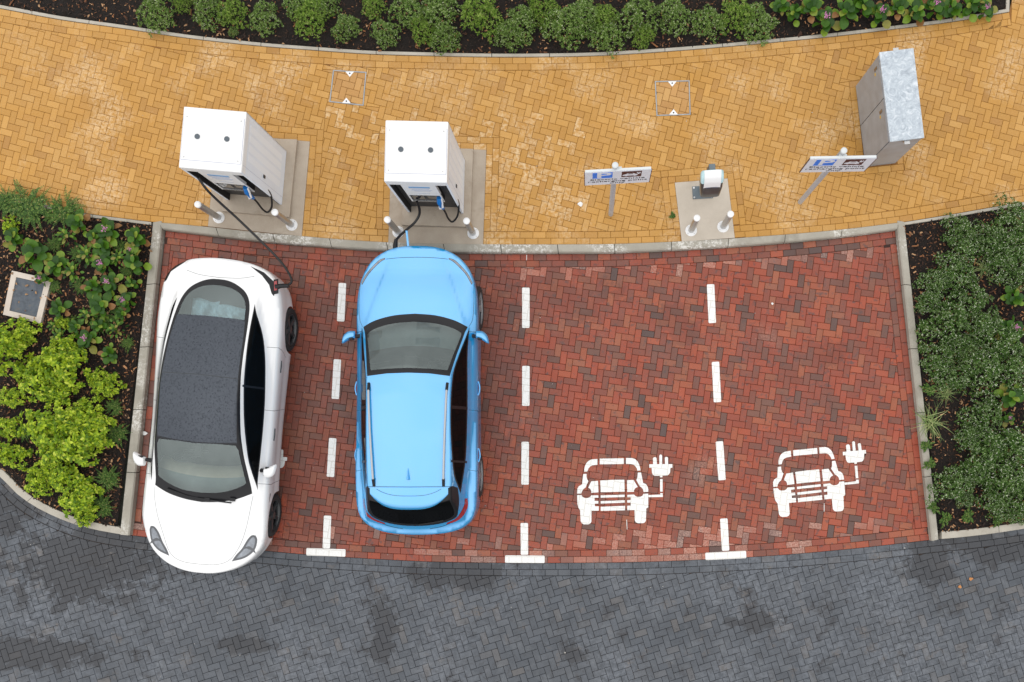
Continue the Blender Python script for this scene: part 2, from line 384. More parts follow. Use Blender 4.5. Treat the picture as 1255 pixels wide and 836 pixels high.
class Bricks:
    def __init__(s): s.mb=MB(); s.tops=[]
    def brick(s,p,z,mi=0,gap=.0020,bev=.0040):
        p=ccw(p); A=abs(area(p))
        if A<3e-4 or len(p)<3: return
        cx=sum(q[0] for q in p)/len(p); cy=sum(q[1] for q in p)/len(p)
        def shr(d):
            out=[];n=len(p)
            for i in range(n):
                a=p[i-1];b=p[i];c=p[(i+1)%n]
                u=(b[0]-a[0],b[1]-a[1]);v=(c[0]-b[0],c[1]-b[1]);lu=math.hypot(*u) or 1e-9;lv=math.hypot(*v) or 1e-9
                n1=(-u[1]/lu,u[0]/lu);n2=(-v[1]/lv,v[0]/lv);k=1+n1[0]*n2[0]+n1[1]*n2[1]
                if k<.3:k=.3
                out.append((b[0]+(n1[0]+n2[0])/k*d,b[1]+(n1[1]+n2[1])/k*d))
            return out
        lim=math.sqrt(A)*.12
        o=shr(min(gap,lim)); t=shr(min(gap+bev,lim*2))
        if area(t)<1e-4: return
        s.tops.append(t)
        dz=rb.uniform(-.0012,.0012); n=len(p)
        tx,ty=rb.uniform(-.008,.008),rb.uniform(-.008,.008)
        f=lambda x,y:z+dz+(x-cx)*tx+(y-cy)*ty
        v=[(x,y,f(x,y)) for x,y in t]+[(x,y,f(x,y)-.004) for x,y in o]+[(x,y,z-.02) for x,y in o]
        fs=[tuple(range(n))]+[(n+i,n+(i+1)%n,(i+1)%n,i) for i in range(n)]+[(2*n+i,2*n+(i+1)%n,n+(i+1)%n,n+i) for i in range(n)]
        s.mb.add(v,fs,mi)
    def course(s,pl,side,k,z,mi=0,w=.1005,l=.2035,holes=()):
        """k-th stretcher course along polyline pl, laid to its left (side=1) or right (-1)"""
        a=offset(pl,side*w*k); b=offset(pl,side*w*(k+1)); c=offset(pl,side*w*(k+.5))
        # joints by arc length of centre line
        s_=[0]
        for p,q in zip(c,c[1:]): s_.append(s_[-1]+math.hypot(q[0]-p[0],q[1]-p[1]))
        def at(t,P):
            i=min(max(bisect.bisect_right(s_,t)-1,0),len(s_)-2); u=(t-s_[i])/(s_[i+1]-s_[i]); return (P[i][0]+(P[i+1][0]-P[i][0])*u,P[i][1]+(P[i+1][1]-P[i][1])*u)
        t=(k%2)*l*.5 - l*.3
        while t<s_[-1]:
            u0=max(t,0);u1=min(t+l,s_[-1])
            if u1-u0>.03:
                q=[at(u0,a),at(u1,a),at(u1,b),at(u0,b)]
                qs=[ccw(q)]
                for h in holes: qs=subtractconvex(qs,h)
                for q in qs: s.brick(q,z,mi(q) if callable(mi) else mi)
            t+=l
    def herring(s,region,ang,mirror,origin,z,mi=0,a=.1015,holes=()):
        xs=[p[0] for p in region];ys=[p[1] for p in region]
        R0=math.hypot(max(xs)-min(xs),max(ys)-min(ys))/2+.5; n=int(R0/a)+2
        cx0,cy0=(max(xs)+min(xs))/2,(max(ys)+min(ys))/2
        ca,sa=math.cos(ang),math.sin(ang)
        ox=(cx0-origin[0]);oy=(cy0-origin[1]); li=int((ca*ox+sa*oy)/a); lj=int((-sa*ox+ca*oy)/a)
        if mirror: lj=-lj
        segs=list(zip(region,region[1:]+region[:1]))
        bx0,bx1,by0,by1=min(xs)-.2,max(xs)+.2,min(ys)-.2,max(ys)+.2
        def W(x,y):
            if mirror: y=-y
            return (origin[0]+(ca*x-sa*y)*a,origin[1]+(sa*x+ca*y)*a)
        for i in range(li-n,li+n):
            for j in range(lj-n,lj+n):
                k=(i-j)%4
                if k==0: r=(i,i+2,j,j+1)
                elif k==2: r=(i,i+1,j-1,j+1)
                else: continue
                c=W((r[0]+r[1])/2,(r[2]+r[3])/2)
                if not(bx0<c[0]<bx1 and by0<c[1]<by1): continue
                q=[W(r[0],r[2]),W(r[1],r[2]),W(r[1],r[3]),W(r[0],r[3])]
                near=any(min(sg[0][0],sg[1][0])-.13<c[0]<max(sg[0][0],sg[1][0])+.13 and min(sg[0][1],sg[1][1])-.13<c[1]<max(sg[0][1],sg[1][1])+.13 and segdist(c[0],c[1],*sg)<.118 for sg in segs)
                if near: q=clipconvex(list(region),q)
                elif not inpoly(c[0],c[1],region): continue
                if len(q)<3: continue
                qs=[ccw(q)]
                for h in holes: qs=subtractconvex(qs,h)
                for q in qs: s.brick(q,z,mi(q) if callable(mi) else mi)
ZY=.10                                             # footway level; bays and road are at 0
def G(pts,z=0): return [g(u,v,z) for u,v in pts]
def dens(p,step=.12): return resample(catmull(p,10),step)+[p[-1]]
# --- boundary lines (west -> east)
top_edge=dens(G([(-170,-18),(-80,-4),(0,10.5),(75,24.5),(150,35),(230,47),(311,56),(380,61.5),(451,66.5),(520,68.6),(600,70.2),(670,70),(741,68.2),(830,62.5),(924,54.5),(1026,44.5),(1100,35.5),(1170,26.5),(1237,15)],ZY))
kerb_back=dens(G([(186,272),(217,274.8),(265,279.3),(317,285),(369,289.5),(440,295.2),(500,298),(600,299.6),(700,299.7),(760,299),(860,294.8),(950,288.6),(1000,284.5),(1050,279.5),(1107,272.3)],ZY))
kerb_front=dens(G([(203,283),(265,290.7),(326,298),(369,301.5),(440,307),(500,309.8),(600,311.4),(700,311.4),(760,310.7),(860,306),(950,299.6),(1000,295),(1050,289.5),(1097,283)]))
left_edge=dens(G([(-170,202),(-80,222),(0,240),(50,249.5),(98.7,260.5),(150,267.5),(186,272)],ZY))    # yellow / left bed
right_edge=dens(G([(1107,272.3),(1164,263),(1210,255),(1255,247.5),(1340,233),(1430,216)],ZY))
road_line=dens(G([(156.6,655.5),(240,666),(334,676),(400,681.5),(500,687.3),(560,689.2),(640,690.2),(700,690),(780,689),(860,686),(955,680.5),(1050,672),(1139,662)]))
road_left=dens(G([(-170,470),(-110,515),(-50,556),(0,581),(22,603),(47,621),(84,638.5),(120,649),(156.6,655.5)]))
road_right=dens(G([(1139,662),(1200,655.5),(1255,647.5),(1340,633),(1430,616)]))
L_in=G([(203,283),(163,655.5)]); R_in=G([(1097,283),(1139,662)])
# --- yellow footway
def corner_rect(c,w,d,rot):
    ca,sa=math.cos(rot),math.sin(rot)
    return [(c[0]+ca*x-sa*y,c[1]+sa*x+ca*y) for x,y in ((-w/2,-d/2),(w/2,-d/2),(w/2,d/2),(-w/2,d/2))]
def fromcorners(px,z): return ccw(G(px,z))
pad1=fromcorners([(266,163),(379.8,173.6),(369.8,289.6),(255,277.5)],ZY)
pad2=fromcorners([(480,180),(596,184),(592,300.5),(476,297.3)],ZY)
pad3=fromcorners([(827,224),(891.6,218.8),(900.5,291.5),(835.7,296.5)],ZY)
cabf=fromcorners([(1049.4,106.6),(1087,101),(1100,201.5),(1060,205.6)],ZY)
cov1=fromcorners([(408.2,85.7),(449.2,88.2),(445.5,129.6),(403.6,125)],ZY)
cov2=fromcorners([(802.5,99.4),(845.2,98.5),(846.4,140.7),(804.6,142.2)],ZY)
def grow(q,d):
    q=ccw(q);n=len(q);out=[]
    for i in range(n):
        a,b,c=q[i-1],q[i],q[(i+1)%n]
        u=(b[0]-a[0],b[1]-a[1]);v=(c[0]-b[0],c[1]-b[1]);lu=math.hypot(*u);lv=math.hypot(*v)
        n1=(u[1]/lu,-u[0]/lu);n2=(v[1]/lv,-v[0]/lv);k=1+n1[0]*n2[0]+n1[1]*n2[1]
        out.append((b[0]+(n1[0]+n2[0])/k*d,b[1]+(n1[1]+n2[1])/k*d))
    return out
yb=Bricks()
tl=offset(top_edge,-.203)                       # inner line of two courses
low=left_edge[:-1]+kerb_back[:-1]+right_edge
lw=offset(low,.203)
# the footway passes the end of the top bed on the right
bed_end=g(1237,15,ZY); far=[(bed_end[0]+.02,bed_end[1]),(bed_end[0]+.06,8.2),(9.2,8.2)]
reg_y=ccw([ (tl[0][0],tl[0][1]) ]+tl[1:]+[(top_edge[-1][0]+.03,tl[-1][1]+.02),(top_edge[-1][0]+.08,8.2),(9.2,8.2),(9.2,lw[-1][1])]+list(reversed(lw)))
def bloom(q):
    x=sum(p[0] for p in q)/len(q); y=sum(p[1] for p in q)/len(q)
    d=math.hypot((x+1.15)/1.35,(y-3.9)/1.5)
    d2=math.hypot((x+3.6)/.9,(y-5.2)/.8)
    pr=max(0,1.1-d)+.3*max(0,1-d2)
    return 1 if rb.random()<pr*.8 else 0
g1=grow(pad1,.203);g2=grow(pad2,.203);g3=grow(pad3,.203);gc=grow(cabf,.102)
holes_y=[g1,g2,g3,gc,cov1,cov2]
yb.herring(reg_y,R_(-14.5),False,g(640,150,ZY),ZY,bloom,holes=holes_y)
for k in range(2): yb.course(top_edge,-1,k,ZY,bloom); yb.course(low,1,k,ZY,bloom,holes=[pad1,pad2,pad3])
for pad,n in ((pad1,2),(pad2,2),(pad3,2),(cabf,1)):
    for k in range(n):
        ring=grow(pad,.1015*k)
        for i in range(4):
            a,b=ring[i],ring[(i+1)%4]
            if n==2 and (a[1]+b[1])/2<min(p[1] for p in pad)+.2: continue      # kerb side
            L=math.hypot(b[0]-a[0],b[1]-a[1]);u=((b[0]-a[0])/L,(b[1]-a[1])/L)
            a2=(a[0]-u[0]*.0,a[1]-u[1]*.0); b2=(b[0]+u[0]*.1015,b[1]+u[1]*.1015)
            pl=[a2,((a2[0]+b2[0])/2,(a2[1]+b2[1])/2),b2]
            # clip away what would run over the kerb-side courses
            sub=Bricks(); s0=len(yb.mb.f)
            la=offset(pl,-.1015)
            t=0;Lb=math.hypot(b2[0]-a2[0],b2[1]-a2[1])
            while t<Lb-.02:
                e=min(t+.2035,Lb)
                q=[(a2[0]+u[0]*t,a2[1]+u[1]*t),(a2[0]+u[0]*e,a2[1]+u[1]*e)]
                nn=(u[1]*.1015,-u[0]*.1015)
                q+= [(q[1][0]+nn[0],q[1][1]+nn[1]),(q[0][0]+nn[0],q[0][1]+nn[1])]
                cy_=sum(p[1] for p in q)/4; cx_=sum(p[0] for p in q)/4
                if n==1: yb.brick(ccw(q),ZY,bloom(q))
                elif min(segdist(cx_,cy_,p,r) for p,r in zip(low,low[1:]))>.14:
                    qq=clipconvex(list(reg_y),q)
                    if len(qq)>2: yb.brick(ccw(qq),ZY,bloom(q))
                t=e
yb.mb.build('footway',[M_YEL,M_YEF],kind='structure')
yo=[(-11.6,top_edge[0][1])]+top_edge+[(top_edge[-1][0]+.3,8.2),(9.2,8.2)]+list(reversed(low))
MB().poly(ccw(yo),ZY-.011).build('footway_bedding',M_YJ,kind='structure')
# --- red bays
rr=Bricks()
reg_r=ccw(kerb_front+road_line[::-1])
mid=Bricks
# two courses along top, bottom, right, one on the left
kf=offset(kerb_front,-.203); rl=offset(road_line,.203)
Rl=[R_in[0],R_in[1]]; off_r=offset(Rl,-.203); off_l=offset(L_in,.102)
def lx(line,y): (x0,y0),(x1,y1)=line[0],line[-1]; return x0+(x1-x0)*(y-y0)/(y1-y0)
top=[p for p in kf if lx(off_l,p[1])<p[0]<lx(off_r,p[1])]; bot=[p for p in rl if lx(off_l,p[1])<p[0]<lx(off_r,p[1])]
inner=ccw(top+[(lx(off_r,top[-1][1]),top[-1][1]+.02),(lx(off_r,bot[-1][1]),bot[-1][1]+.0)]+bot[::-1]+[(lx(off_l,bot[0][1]),bot[0][1]),(lx(off_l,top[0][1]),top[0][1])])
rlow=g(0,640)[1]
def pale(q):
    x=sum(p[0] for p in q)/len(q); y=sum(p[1] for p in q)/len(q)
    d=min(segdist(x,y,a,b) for a,b in zip(road_line[::4],road_line[4::4])); pr=0
    if d<.5: pr=.6*math.exp(-((x-1.2)/3.0)**2)*(1-d/.7)+.05
    e=min(segdist(x,y,a,b) for a,b in zip(kerb_front[::4],kerb_front[4::4]))
    if .18<e<.32 and x>-1.2: pr=.55
    return 1 if rb.random()<pr else 0
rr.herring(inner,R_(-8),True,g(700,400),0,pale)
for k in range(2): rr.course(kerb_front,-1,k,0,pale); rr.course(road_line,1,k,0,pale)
def sidecourse(line,side,k):
    a,b=line[0],line[-1]; d=.204
    L=math.hypot(b[0]-a[0],b[1]-a[1]);u=((b[0]-a[0])/L,(b[1]-a[1])/L)
    pl=[(a[0]+u[0]*(d+.1*t*(L-2*d)*0+(L-2*d)*t/20),a[1]+u[1]*(d+(L-2*d)*t/20)) for t in range(21)]
    rr.course(pl,side,k,0,0)
for k in range(2): sidecourse(R_in,-1,k)
sidecourse(L_in,1,0)
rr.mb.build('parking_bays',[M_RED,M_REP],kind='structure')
MB().poly(ccw(kerb_front+[R_in[1]]+road_line[::-1]+[L_in[0]]),-.011).build('bay_bedding',M_RJ,kind='structure')
# --- dark road
rd=Bricks()
rline=road_left[:-1]+road_line[:-1]+road_right
ri=offset(rline,-.203)
reg_d=ccw([(p[0],p[1]) for p in ri]+[(9.2,-5.6),(-11.6,-5.6)])
rd.herring(reg_d,R_(17.5),False,g(640,760),0,0)
for k in range(2): rd.course(rline,-1,k,0)
rd.mb.build('road',M_ROAD,kind='structure')
MB().poly(ccw(rline+[(9.2,-5.6),(-11.6,-5.6)]),-.011).build('road_bedding',M_DJ,kind='structure')
# --- ground beyond everything modelled
gm=NT('wide_ground'); gm.b.inputs['Roughness'].default_value=.9
gm.col(gm.ramp(gm.noise(.6,6,.6),[(.35,srgb(66,72,60)),(.65,srgb(92,96,88))]))
MB().add([(-400,-400,-.09),(400,-400,-.09),(400,400,-.09),(-400,400,-.09)],[(0,1,2,3)]).build('ground',gm.m,kind='structure')
# --- concrete
def concrete(name,c,c2,stain):
    t=NT(name); t.b.inputs['Roughness'].default_value=.8
    n=t.noise(3,6,.6); a=t.ramp(n,[(.3,c),(.7,c2)]); f=t.noise(120,3,.6); b=t.mix(t.mr(f,.3,.7,0,.25),a,stain)
    s2=t.noise(1.7,5,.7); b=t.mix(t.mr(s2,.58,.72,0,.5),b,stain)
    if name=='kerb_concrete':
        w1=t.noise(.9,3,.5); w2=t.noise(22,6,.8); b=t.mix(t.math('MULTIPLY',t.mr(w1,.50,.58,0,1),t.mr(w2,.5,.56,0,.8)),b,srgb(222,220,214))
    t.col(b); t.bump(f,.3,.003); return t.m
M_KERB=concrete('kerb_concrete',srgb(152,147,135),srgb(174,169,157),srgb(116,110,98))
M_EDGE=concrete('edging_concrete',srgb(166,160,148),srgb(190,184,172),srgb(120,112,98))
M_PAD=concrete('pad_concrete',srgb(164,150,134),srgb(184,172,156),srgb(134,118,100))
M_PAD3=concrete('pale_concrete',srgb(182,172,158),srgb(198,188,174),srgb(164,150,134))
def kerb(name,back,front,zt,zb,mat,stone=.915,chamf=.025,frontface=True):
    """row of kerb stones between two lines (back higher edge, front road edge) with joints"""
    mb=MB(); n=60
    def samp(pl,t):
        s=[0]
        for a,b in zip(pl,pl[1:]): s.append(s[-1]+math.hypot(b[0]-a[0],b[1]-a[1]))
        T=t*s[-1]; i=min(max(bisect.bisect_right(s,T)-1,0),len(pl)-2); k=(T-s[i])/(s[i+1]-s[i]); return (pl[i][0]+(pl[i+1][0]-pl[i][0])*k,pl[i][1]+(pl[i+1][1]-pl[i][1])*k)
    L=sum(math.hypot(b[0]-a[0],b[1]-a[1]) for a,b in zip(back,back[1:])); N=max(1,round(L/stone))
    for i in range(N):
        t0=(i+.005/stone)/N; t1=(i+1-.005/stone)/N; v=[];m=4;dz=rb.uniform(-.002,.002)
        for k in range(m+1):
            t=t0+(t1-t0)*k/m; A=samp(back,t);B=samp(front,t)
            dx,dy=B[0]-A[0],B[1]-A[1];l=math.hypot(dx,dy);u=(dx/l,dy/l)
            pr=[(A,zb),(A,zt-.004),((A[0]+u[0]*.004,A[1]+u[1]*.004),zt),((B[0]-u[0]*chamf,B[1]-u[1]*chamf),zt),((B[0]-u[0]*.006,B[1]-u[1]*.006),zt-chamf*.75),(B,zb)]
            v+=[(p[0],p[1],z+dz) for p,z in pr]
        f=[]
        for k in range(m):
            for j in range(5): f.append((k*6+j,k*6+j+1,(k+1)*6+j+1,(k+1)*6+j))
        f+= [(5,4,3,2,1,0),tuple(m*6+j for j in range(6))]
        # orient
        mb.add(v,f)
    mb2=bmesh.new(); o=mb.build(name,mat,kind='structure'); mb2.from_mesh(o.data); bmesh.ops.recalc_face_normals(mb2,faces=mb2.faces[:]); mb2.to_mesh(o.data); mb2.free()
    return o
kerb('kerb_behind_bays',kerb_back[1:-1],[ (p) for p in kerb_front],ZY+.012,-.05,M_KERB)
lk_b=G([(185.5,272.5),(145.5,646)],ZY); lk_f=[g(203,283),g(162.8,655.5)]
# start the side kerbs at the corners
kerb('kerb_left',[g(188,272.3,ZY),g(147.5,655.6,ZY)],[g(203,272.3),g(162.9,656.0)],ZY+.012,-.05,M_KERB)
kerb('kerb_right',[g(1108,271.8,ZY),g(1150,661.5,ZY)],[g(1095.8,271.8),g(1138.7,662.8)],ZY+.012,-.05,M_KERB)
kerb('edging_top_bed',offset(top_edge,.055),top_edge,ZY+.01,-.05,M_EDGE,.9,.006)
be=top_edge[-1]
kerb('edging_top_bed_end',[(be[0]-.055,be[1]+.03),(be[0]-.02,8.2)],[(be[0]+.0,be[1]+.0),(be[0]+.035,8.2)],ZY+.01,-.05,M_EDGE,.9,.006)
kerb('edging_left_bed',offset(left_edge,-.05),left_edge,ZY+.008,-.05,M_EDGE,.9,.006)
kerb('edging_right_bed',offset(right_edge,-.05),right_edge,ZY+.008,-.05,M_EDGE,.9,.006)
kerb('edging_left_bed_road',offset(road_left,.115)[:-1]+[g(151,646.5)],road_left,ZY+.0,-.05,M_EDGE,.9,.012)
kerb('edging_right_bed_road',[g(1151,650.5)]+offset(road_right,.115)[2:],[g(1151,660.4)]+road_right[2:],ZY+.0,-.05,M_EDGE,.9,.012)
# pads
MB().poly(pad1,-.05,ZY+.006).build('concrete_pad',M_PAD,kind='structure')
MB().poly(pad2,-.05,ZY+.006).build('concrete_pad',M_PAD,kind='structure')
MB().poly(pad3,-.05,ZY+.006).build('concrete_pad',M_PAD3,kind='structure')
# --- soil beds
soil=NT('soil'); soil.b.inputs['Roughness'].default_value=.95
sn=soil.noise(14,8,.75); soil.col(soil.ramp(sn,[(.3,srgb(12,9,7)),(.55,srgb(28,20,15)),(.75,srgb(48,34,24))])); soil.bump(sn,.9,.05)
def bed(name,poly,z):
    xs=[p[0] for p in poly];ys=[p[1] for p in poly]; st=.07
    vs=[];pts=[]
    rnd=random.Random(3)
    # grid + outline, CDT
    P=[Vector(p) for p in poly];E=[(i,(i+1)%len(poly)) for i in range(len(poly))]
    x=min(xs)
    while x<max(xs):
        y=min(ys)
        while y<max(ys):
            if inpoly(x,y,poly): P.append(Vector((x+rnd.uniform(-.02,.02),y+rnd.uniform(-.02,.02))))
            y+=st
        x+=st
    V,_,F,*_2=delaunay_2d_cdt(P,E,[],1,1e-5)
    o=MB().add([(v.x,v.y,z+(rnd.uniform(-.012,.018) if i>=len(poly) else -.02)) for i,v in enumerate(V)],[tuple(f) for f in F],0,True).build(name,soil.m,kind='structure')
    return o
BED_T=ccw([(top_edge[0][0],8.6)]+offset(top_edge,.055)+[(be[0]-.03,8.6)])
BED_L=ccw([(-11.6,left_edge[0][1])]+offset(left_edge,-.05)[:-1]+[g(188,274,ZY),g(146.5,645)]+offset(road_left,.11)[:-1][::-1])
BED_R=ccw([g(1107.5,275,ZY)]+offset(right_edge,-.05)[1:]+offset(road_right,.11)[::-1][:-1]+[g(1150,651)])
for nm,b in (('soil_top',BED_T),('soil_left',BED_L),('soil_right',BED_R)): bed(nm,b,.085)
# --- bark chips (nobody could count them)
bk=NT('bark'); bk.b.inputs['Roughness'].default_value=.85
bk.col(bk.ramp(bk.rnd(),[(0,srgb(22,15,12)),(.4,srgb(44,30,22)),(.66,srgb(72,46,31)),(.82,srgb(122,78,48)),(.93,srgb(164,112,70)),(1,srgb(190,150,112))]))
def chips(poly,n,seed):
    rnd=random.Random(seed); mb=MB(); xs=[p[0] for p in poly];ys=[p[1] for p in poly]
    x0,x1,y0,y1=max(min(xs),-9.8),min(max(xs),7.4),max(min(ys),-4),min(max(ys),7.9)
    c=0
    while c<n:
        x,y=rnd.uniform(x0,x1),rnd.uniform(y0,y1)
        if not inpoly(x,y,poly): continue
        c+=1
        l=rnd.lognormvariate(-4.15,.42); w=l*rnd.uniform(.2,.5)
        M=Matrix.Translation((x,y,.098+rnd.uniform(0,.02)))@Matrix.Rotation(rnd.uniform(0,6.28),4,'Z')@Matrix.Rotation(rnd.gauss(0,.35),4,'Y')@Matrix.Rotation(rnd.gauss(0,.5),4,'X')
        h=w*.25; mb.add([(-l,-w*.7,0),(l*.8,-w,0),(l,w*.6,0),(-l*.8,w,0),(-l*.9,-w*.5,h),(l*.7,-w*.8,h),(l*.9,w*.5,h),(-l*.7,w*.8,h)],[(4,5,6,7),(0,1,5,4),(1,2,6,5),(2,3,7,6),(3,0,4,7)],0,False,M)
    tag(mb.build('bark_mulch',bk.m),'loose brown bark chips covering the soil of the planting bed','mulch',kind='stuff')
chips(BED_T,11000,1); chips(BED_L,12000,2); chips(BED_R,8000,3)
# ---------------------------------------------------------------- painted markings
M_PAINT=NT('road_paint'); pn=M_PAINT.noise(40,5,.7); M_PAINT.col(M_PAINT.ramp(pn,[(.25,(.60,.59,.55,1)),(.5,(.80,.80,.78,1))])); M_PAINT.b.inputs['Roughness'].default_value=.55; M_PAINT.bump(pn,.15,.002); M_PAINT=M_PAINT.m
M_PAINTJ=simple('road_paint_joint',(.66,.64,.60,1),.8)
def paint(name,polys,parent=None):
    mb=MB()
    for p in polys:
        p=ccw(p); mb.poly(p,.0030,None,1)
        xs=[q[0] for q in p];ys=[q[1] for q in p];bb=(min(xs),max(xs),min(ys),max(ys))
        for t in rr.tops+rd.tops:
            if t[0][0]<bb[0]-.25 or t[0][0]>bb[1]+.25 or t[0][1]<bb[2]-.25 or t[0][1]>bb[3]+.25: continue
            c=clipconvex(list(p),t)
            if len(c)>2 and abs(area(c))>1e-5: mb.poly(ccw(c),.0046,None,0)
    return mb.build(name,[M_PAINT,M_PAINTJ],parent)
def bar(a,b,w,ends=.012):
    dx,dy=b[0]-a[0],b[1]-a[1];l=math.hypot(dx,dy);u=(dx/l,dy/l);n=(-u[1]*w/2,u[0]*w/2)
    e=lambda p,s,k:(p[0]+n[0]*s+u[0]*k,p[1]+n[1]*s+u[1]*k)
    return [e(a,-1,ends),e(a,-.8,0),e(a,.8,0),e(a,1,ends),e(b,1,-ends),e(b,.8,0),e(b,-.8,0),e(b,-1,-ends)]
LN=[('first',[((419.8,347),(417.6,394)),((413.6,440.5),(411,489)),((407.9,537),(405,584.5))],((401.5,632),(400,677)),((375.5,676.2),(423.5,677.8))),
    ('second',[((644.5,352.5),(644.5,402)),((644.6,448.5),(644.4,497.5)),((643.7,541.5),(643.5,594))],((642.6,641),(642.8,685)),((619,685.2),(667.5,685.6))),
    ('third',[((870.8,348.5),(873,396)),((876.8,443.5),(879.3,493)),((881.6,541),(885,588.5))],((887,635.5),(889.3,680)),((864.5,682),(914.5,679.5)))]
where={'first':'between the white and blue cars','second':'just right of the blue car','third':'between the two painted car symbols'}
pos=['the dash nearest the kerb','the middle dash','the lower dash']
for nm,ds,st,br in LN:
    for i,(a,b) in enumerate(ds):
        o=paint('bay_line_dash',[bar(g(*a),g(*b),.118)])
        tag(o,pos[i][0].upper()*0+pos[i].replace('the ','white painted ')+' '+where[nm],'road marking','white dashes of the bay divider lines')
    o=paint('bay_line_end_mark',[bar(g(*st[0]),g(st[1][0],st[1][1]-5),.118),bar(g(*br[0]),g(*br[1]),.118)])
    tag(o,'white inverted T mark at the road end of the line '+{'first':'left of the blue car','second':'right of the blue car','third':'between the two car symbols'}[nm],'road marking','white T marks at the bay ends')
def arcn(cx,cy,r,a0,a1,n=8): return [(cx+r*math.cos(R_(a0+(a1-a0)*i/n)),cy+r*math.sin(R_(a0+(a1-a0)*i/n))) for i in range(n+1)]
SYM=[
 [(133,235),(136,200),(145,170),(160,143),(182,122),(210,110),(270,105),(270,165),(222,170),(195,182),(178,202),(165,235)],
 [(293,102),(541,98),(541,157),(293,160)],
 [(562,95),(625,95),(655,106),(680,130),(696,160),(705,190),(711,222),(680,226),(672,200),(655,175),(635,162),(610,158),(562,157)],
 [(124,260),(158,258),(158,290),(165,315),(178,332),(168,352),(148,398),(124,415),(110,440),(104,460),(62,460),(64,410),(78,385),(112,366),(118,310)],
 [(683,245),(716,243),(738,352),(765,362),(782,385),(790,415),(790,442),(743,444),(736,415),(718,394),(705,388),(668,322),(680,290)],
 [(206,335),(275,329),(280,447),(207,452),(204,428),(196,412),(176,399)],
 [(298,326),(420,319),(545,318),(548,440),(303,446)],
 [(572,322),(640,320),(682,392),(660,402),(646,420),(643,441),(575,443)],
 [(303,478),(548,471),(548,495),(303,502)],[(303,537),(550,528),(550,553),(303,562)],[(303,595),(552,585),(552,631),(303,637)],
 [(62,475),(106,475),(118,494),(138,505),(172,505),(195,494),(207,478),(278,478),(280,502),(240,503),(240,535),(280,535),(280,562),(243,563),(243,590),(283,590),(283,635),(208,637),(208,745),(198,765),(178,775),(130,775),(110,765),(98,745),(92,632),(74,604),(64,560)],
 [(575,473),(645,470),(656,483),(675,493),(708,493),(730,483),(742,462),(790,460),(790,600),(770,612),(766,738),(752,757),(735,763),(685,763),(665,755),(652,735),(650,628),(575,630),(575,585),(610,583),(610,553),(575,552),(575,528),(610,525),(610,497),(575,497)],
 [(792,475),(912,470),(913,455),(938,455),(940,495),(792,497)],
 [(910,312),(937,312),(937,440),(912,440)],
 [(800,160),(840,159),(838,100),(848,88),(868,88),(877,100),(879,159),(904,158),(903,72),(912,60),(924,60),(932,72),(933,158),(962,158),(960,95),(968,84),(984,84),(992,95),(994,158),(1037,158),(1037,195),(1018,196),(1013,245),(1000,265),(985,274),(935,276),(935,293),(910,293),(908,277),(855,277),(838,268),(828,245),(825,196),(800,195)]]
def symbol(org,rot,name,label,sc=1/8.36/77.5):
    cr,sr=math.cos(rot),math.sin(rot)
    polys=[]
    for p in SYM:
        polys.append([(org[0]+cr*(u-430)*sc+sr*(v-435)*sc*1,org[1]+sr*(u-430)*sc-cr*(v-435)*sc) for u,v in p])
    o=paint(name,polys); tag(o,label,'road marking','painted electric car symbols in the bays')
symbol(g(751.4,602),0,'electric_car_symbol','white stencilled car with plug, in the bay right next to the blue car')
symbol(g(991.3,590.3),R_(4.6),'electric_car_symbol','white stencilled car with plug, in the bay beside the right shrub bed')
symbol(g(277,587.4),R_(-4.8),'electric_car_symbol','painted car symbol under the white car, only its plug showing')

for (a,b,lab) in (((1010,617),(1010,627),'thin white chalk tick below the rightmost car symbol'),((768,637),(768.6,649),'thin white chalk tick below the car symbol nearest the blue car'),((645.5,312.5),(645.5,319),'short white setting-out tick on the red course above the second divider line'),((868.5,285.5),(868.7,292.5),'short white setting-out tick on the red course above the third divider line')):
    tag(paint('chalk_mark',[bar(g(*a),g(*b),.009,.002)]),lab,'chalk mark')
# ---------------------------------------------------------------- cars
def carpaint(name,c,coat_ior=1.5,rough=.35,metal=0,fleck=0):
    t=NT(name); t.b.inputs['Roughness'].default_value=rough; t.b.inputs['Metallic'].default_value=metal
    t.b.inputs['Coat Weight'].default_value=1; t.b.inputs['Coat Roughness'].default_value=.03; t.b.inputs['Coat IOR'].default_value=coat_ior
    n=t.noise(700,2,.5); d=tuple(x*(.93) for x in c[:3])+(1,)
    t.col(t.ramp(n,[(.35,d),(.65,c)]))
    b=t.node('ShaderNodeBump'); b.inputs['Strength'].default_value=.02; b.inputs['Distance'].default_value=.001; t.link(t.noise(160,3,.6),b.inputs['Height']); t.link(b.outputs['Normal'],t.b.inputs['Coat Normal'])
    return t.m
P_WHITE=carpaint('white_car_paint',(.82,.825,.83,1))
P_BLUE=carpaint('blue_car_paint',(.012,.37,.80,1),2.3,.38,.4)
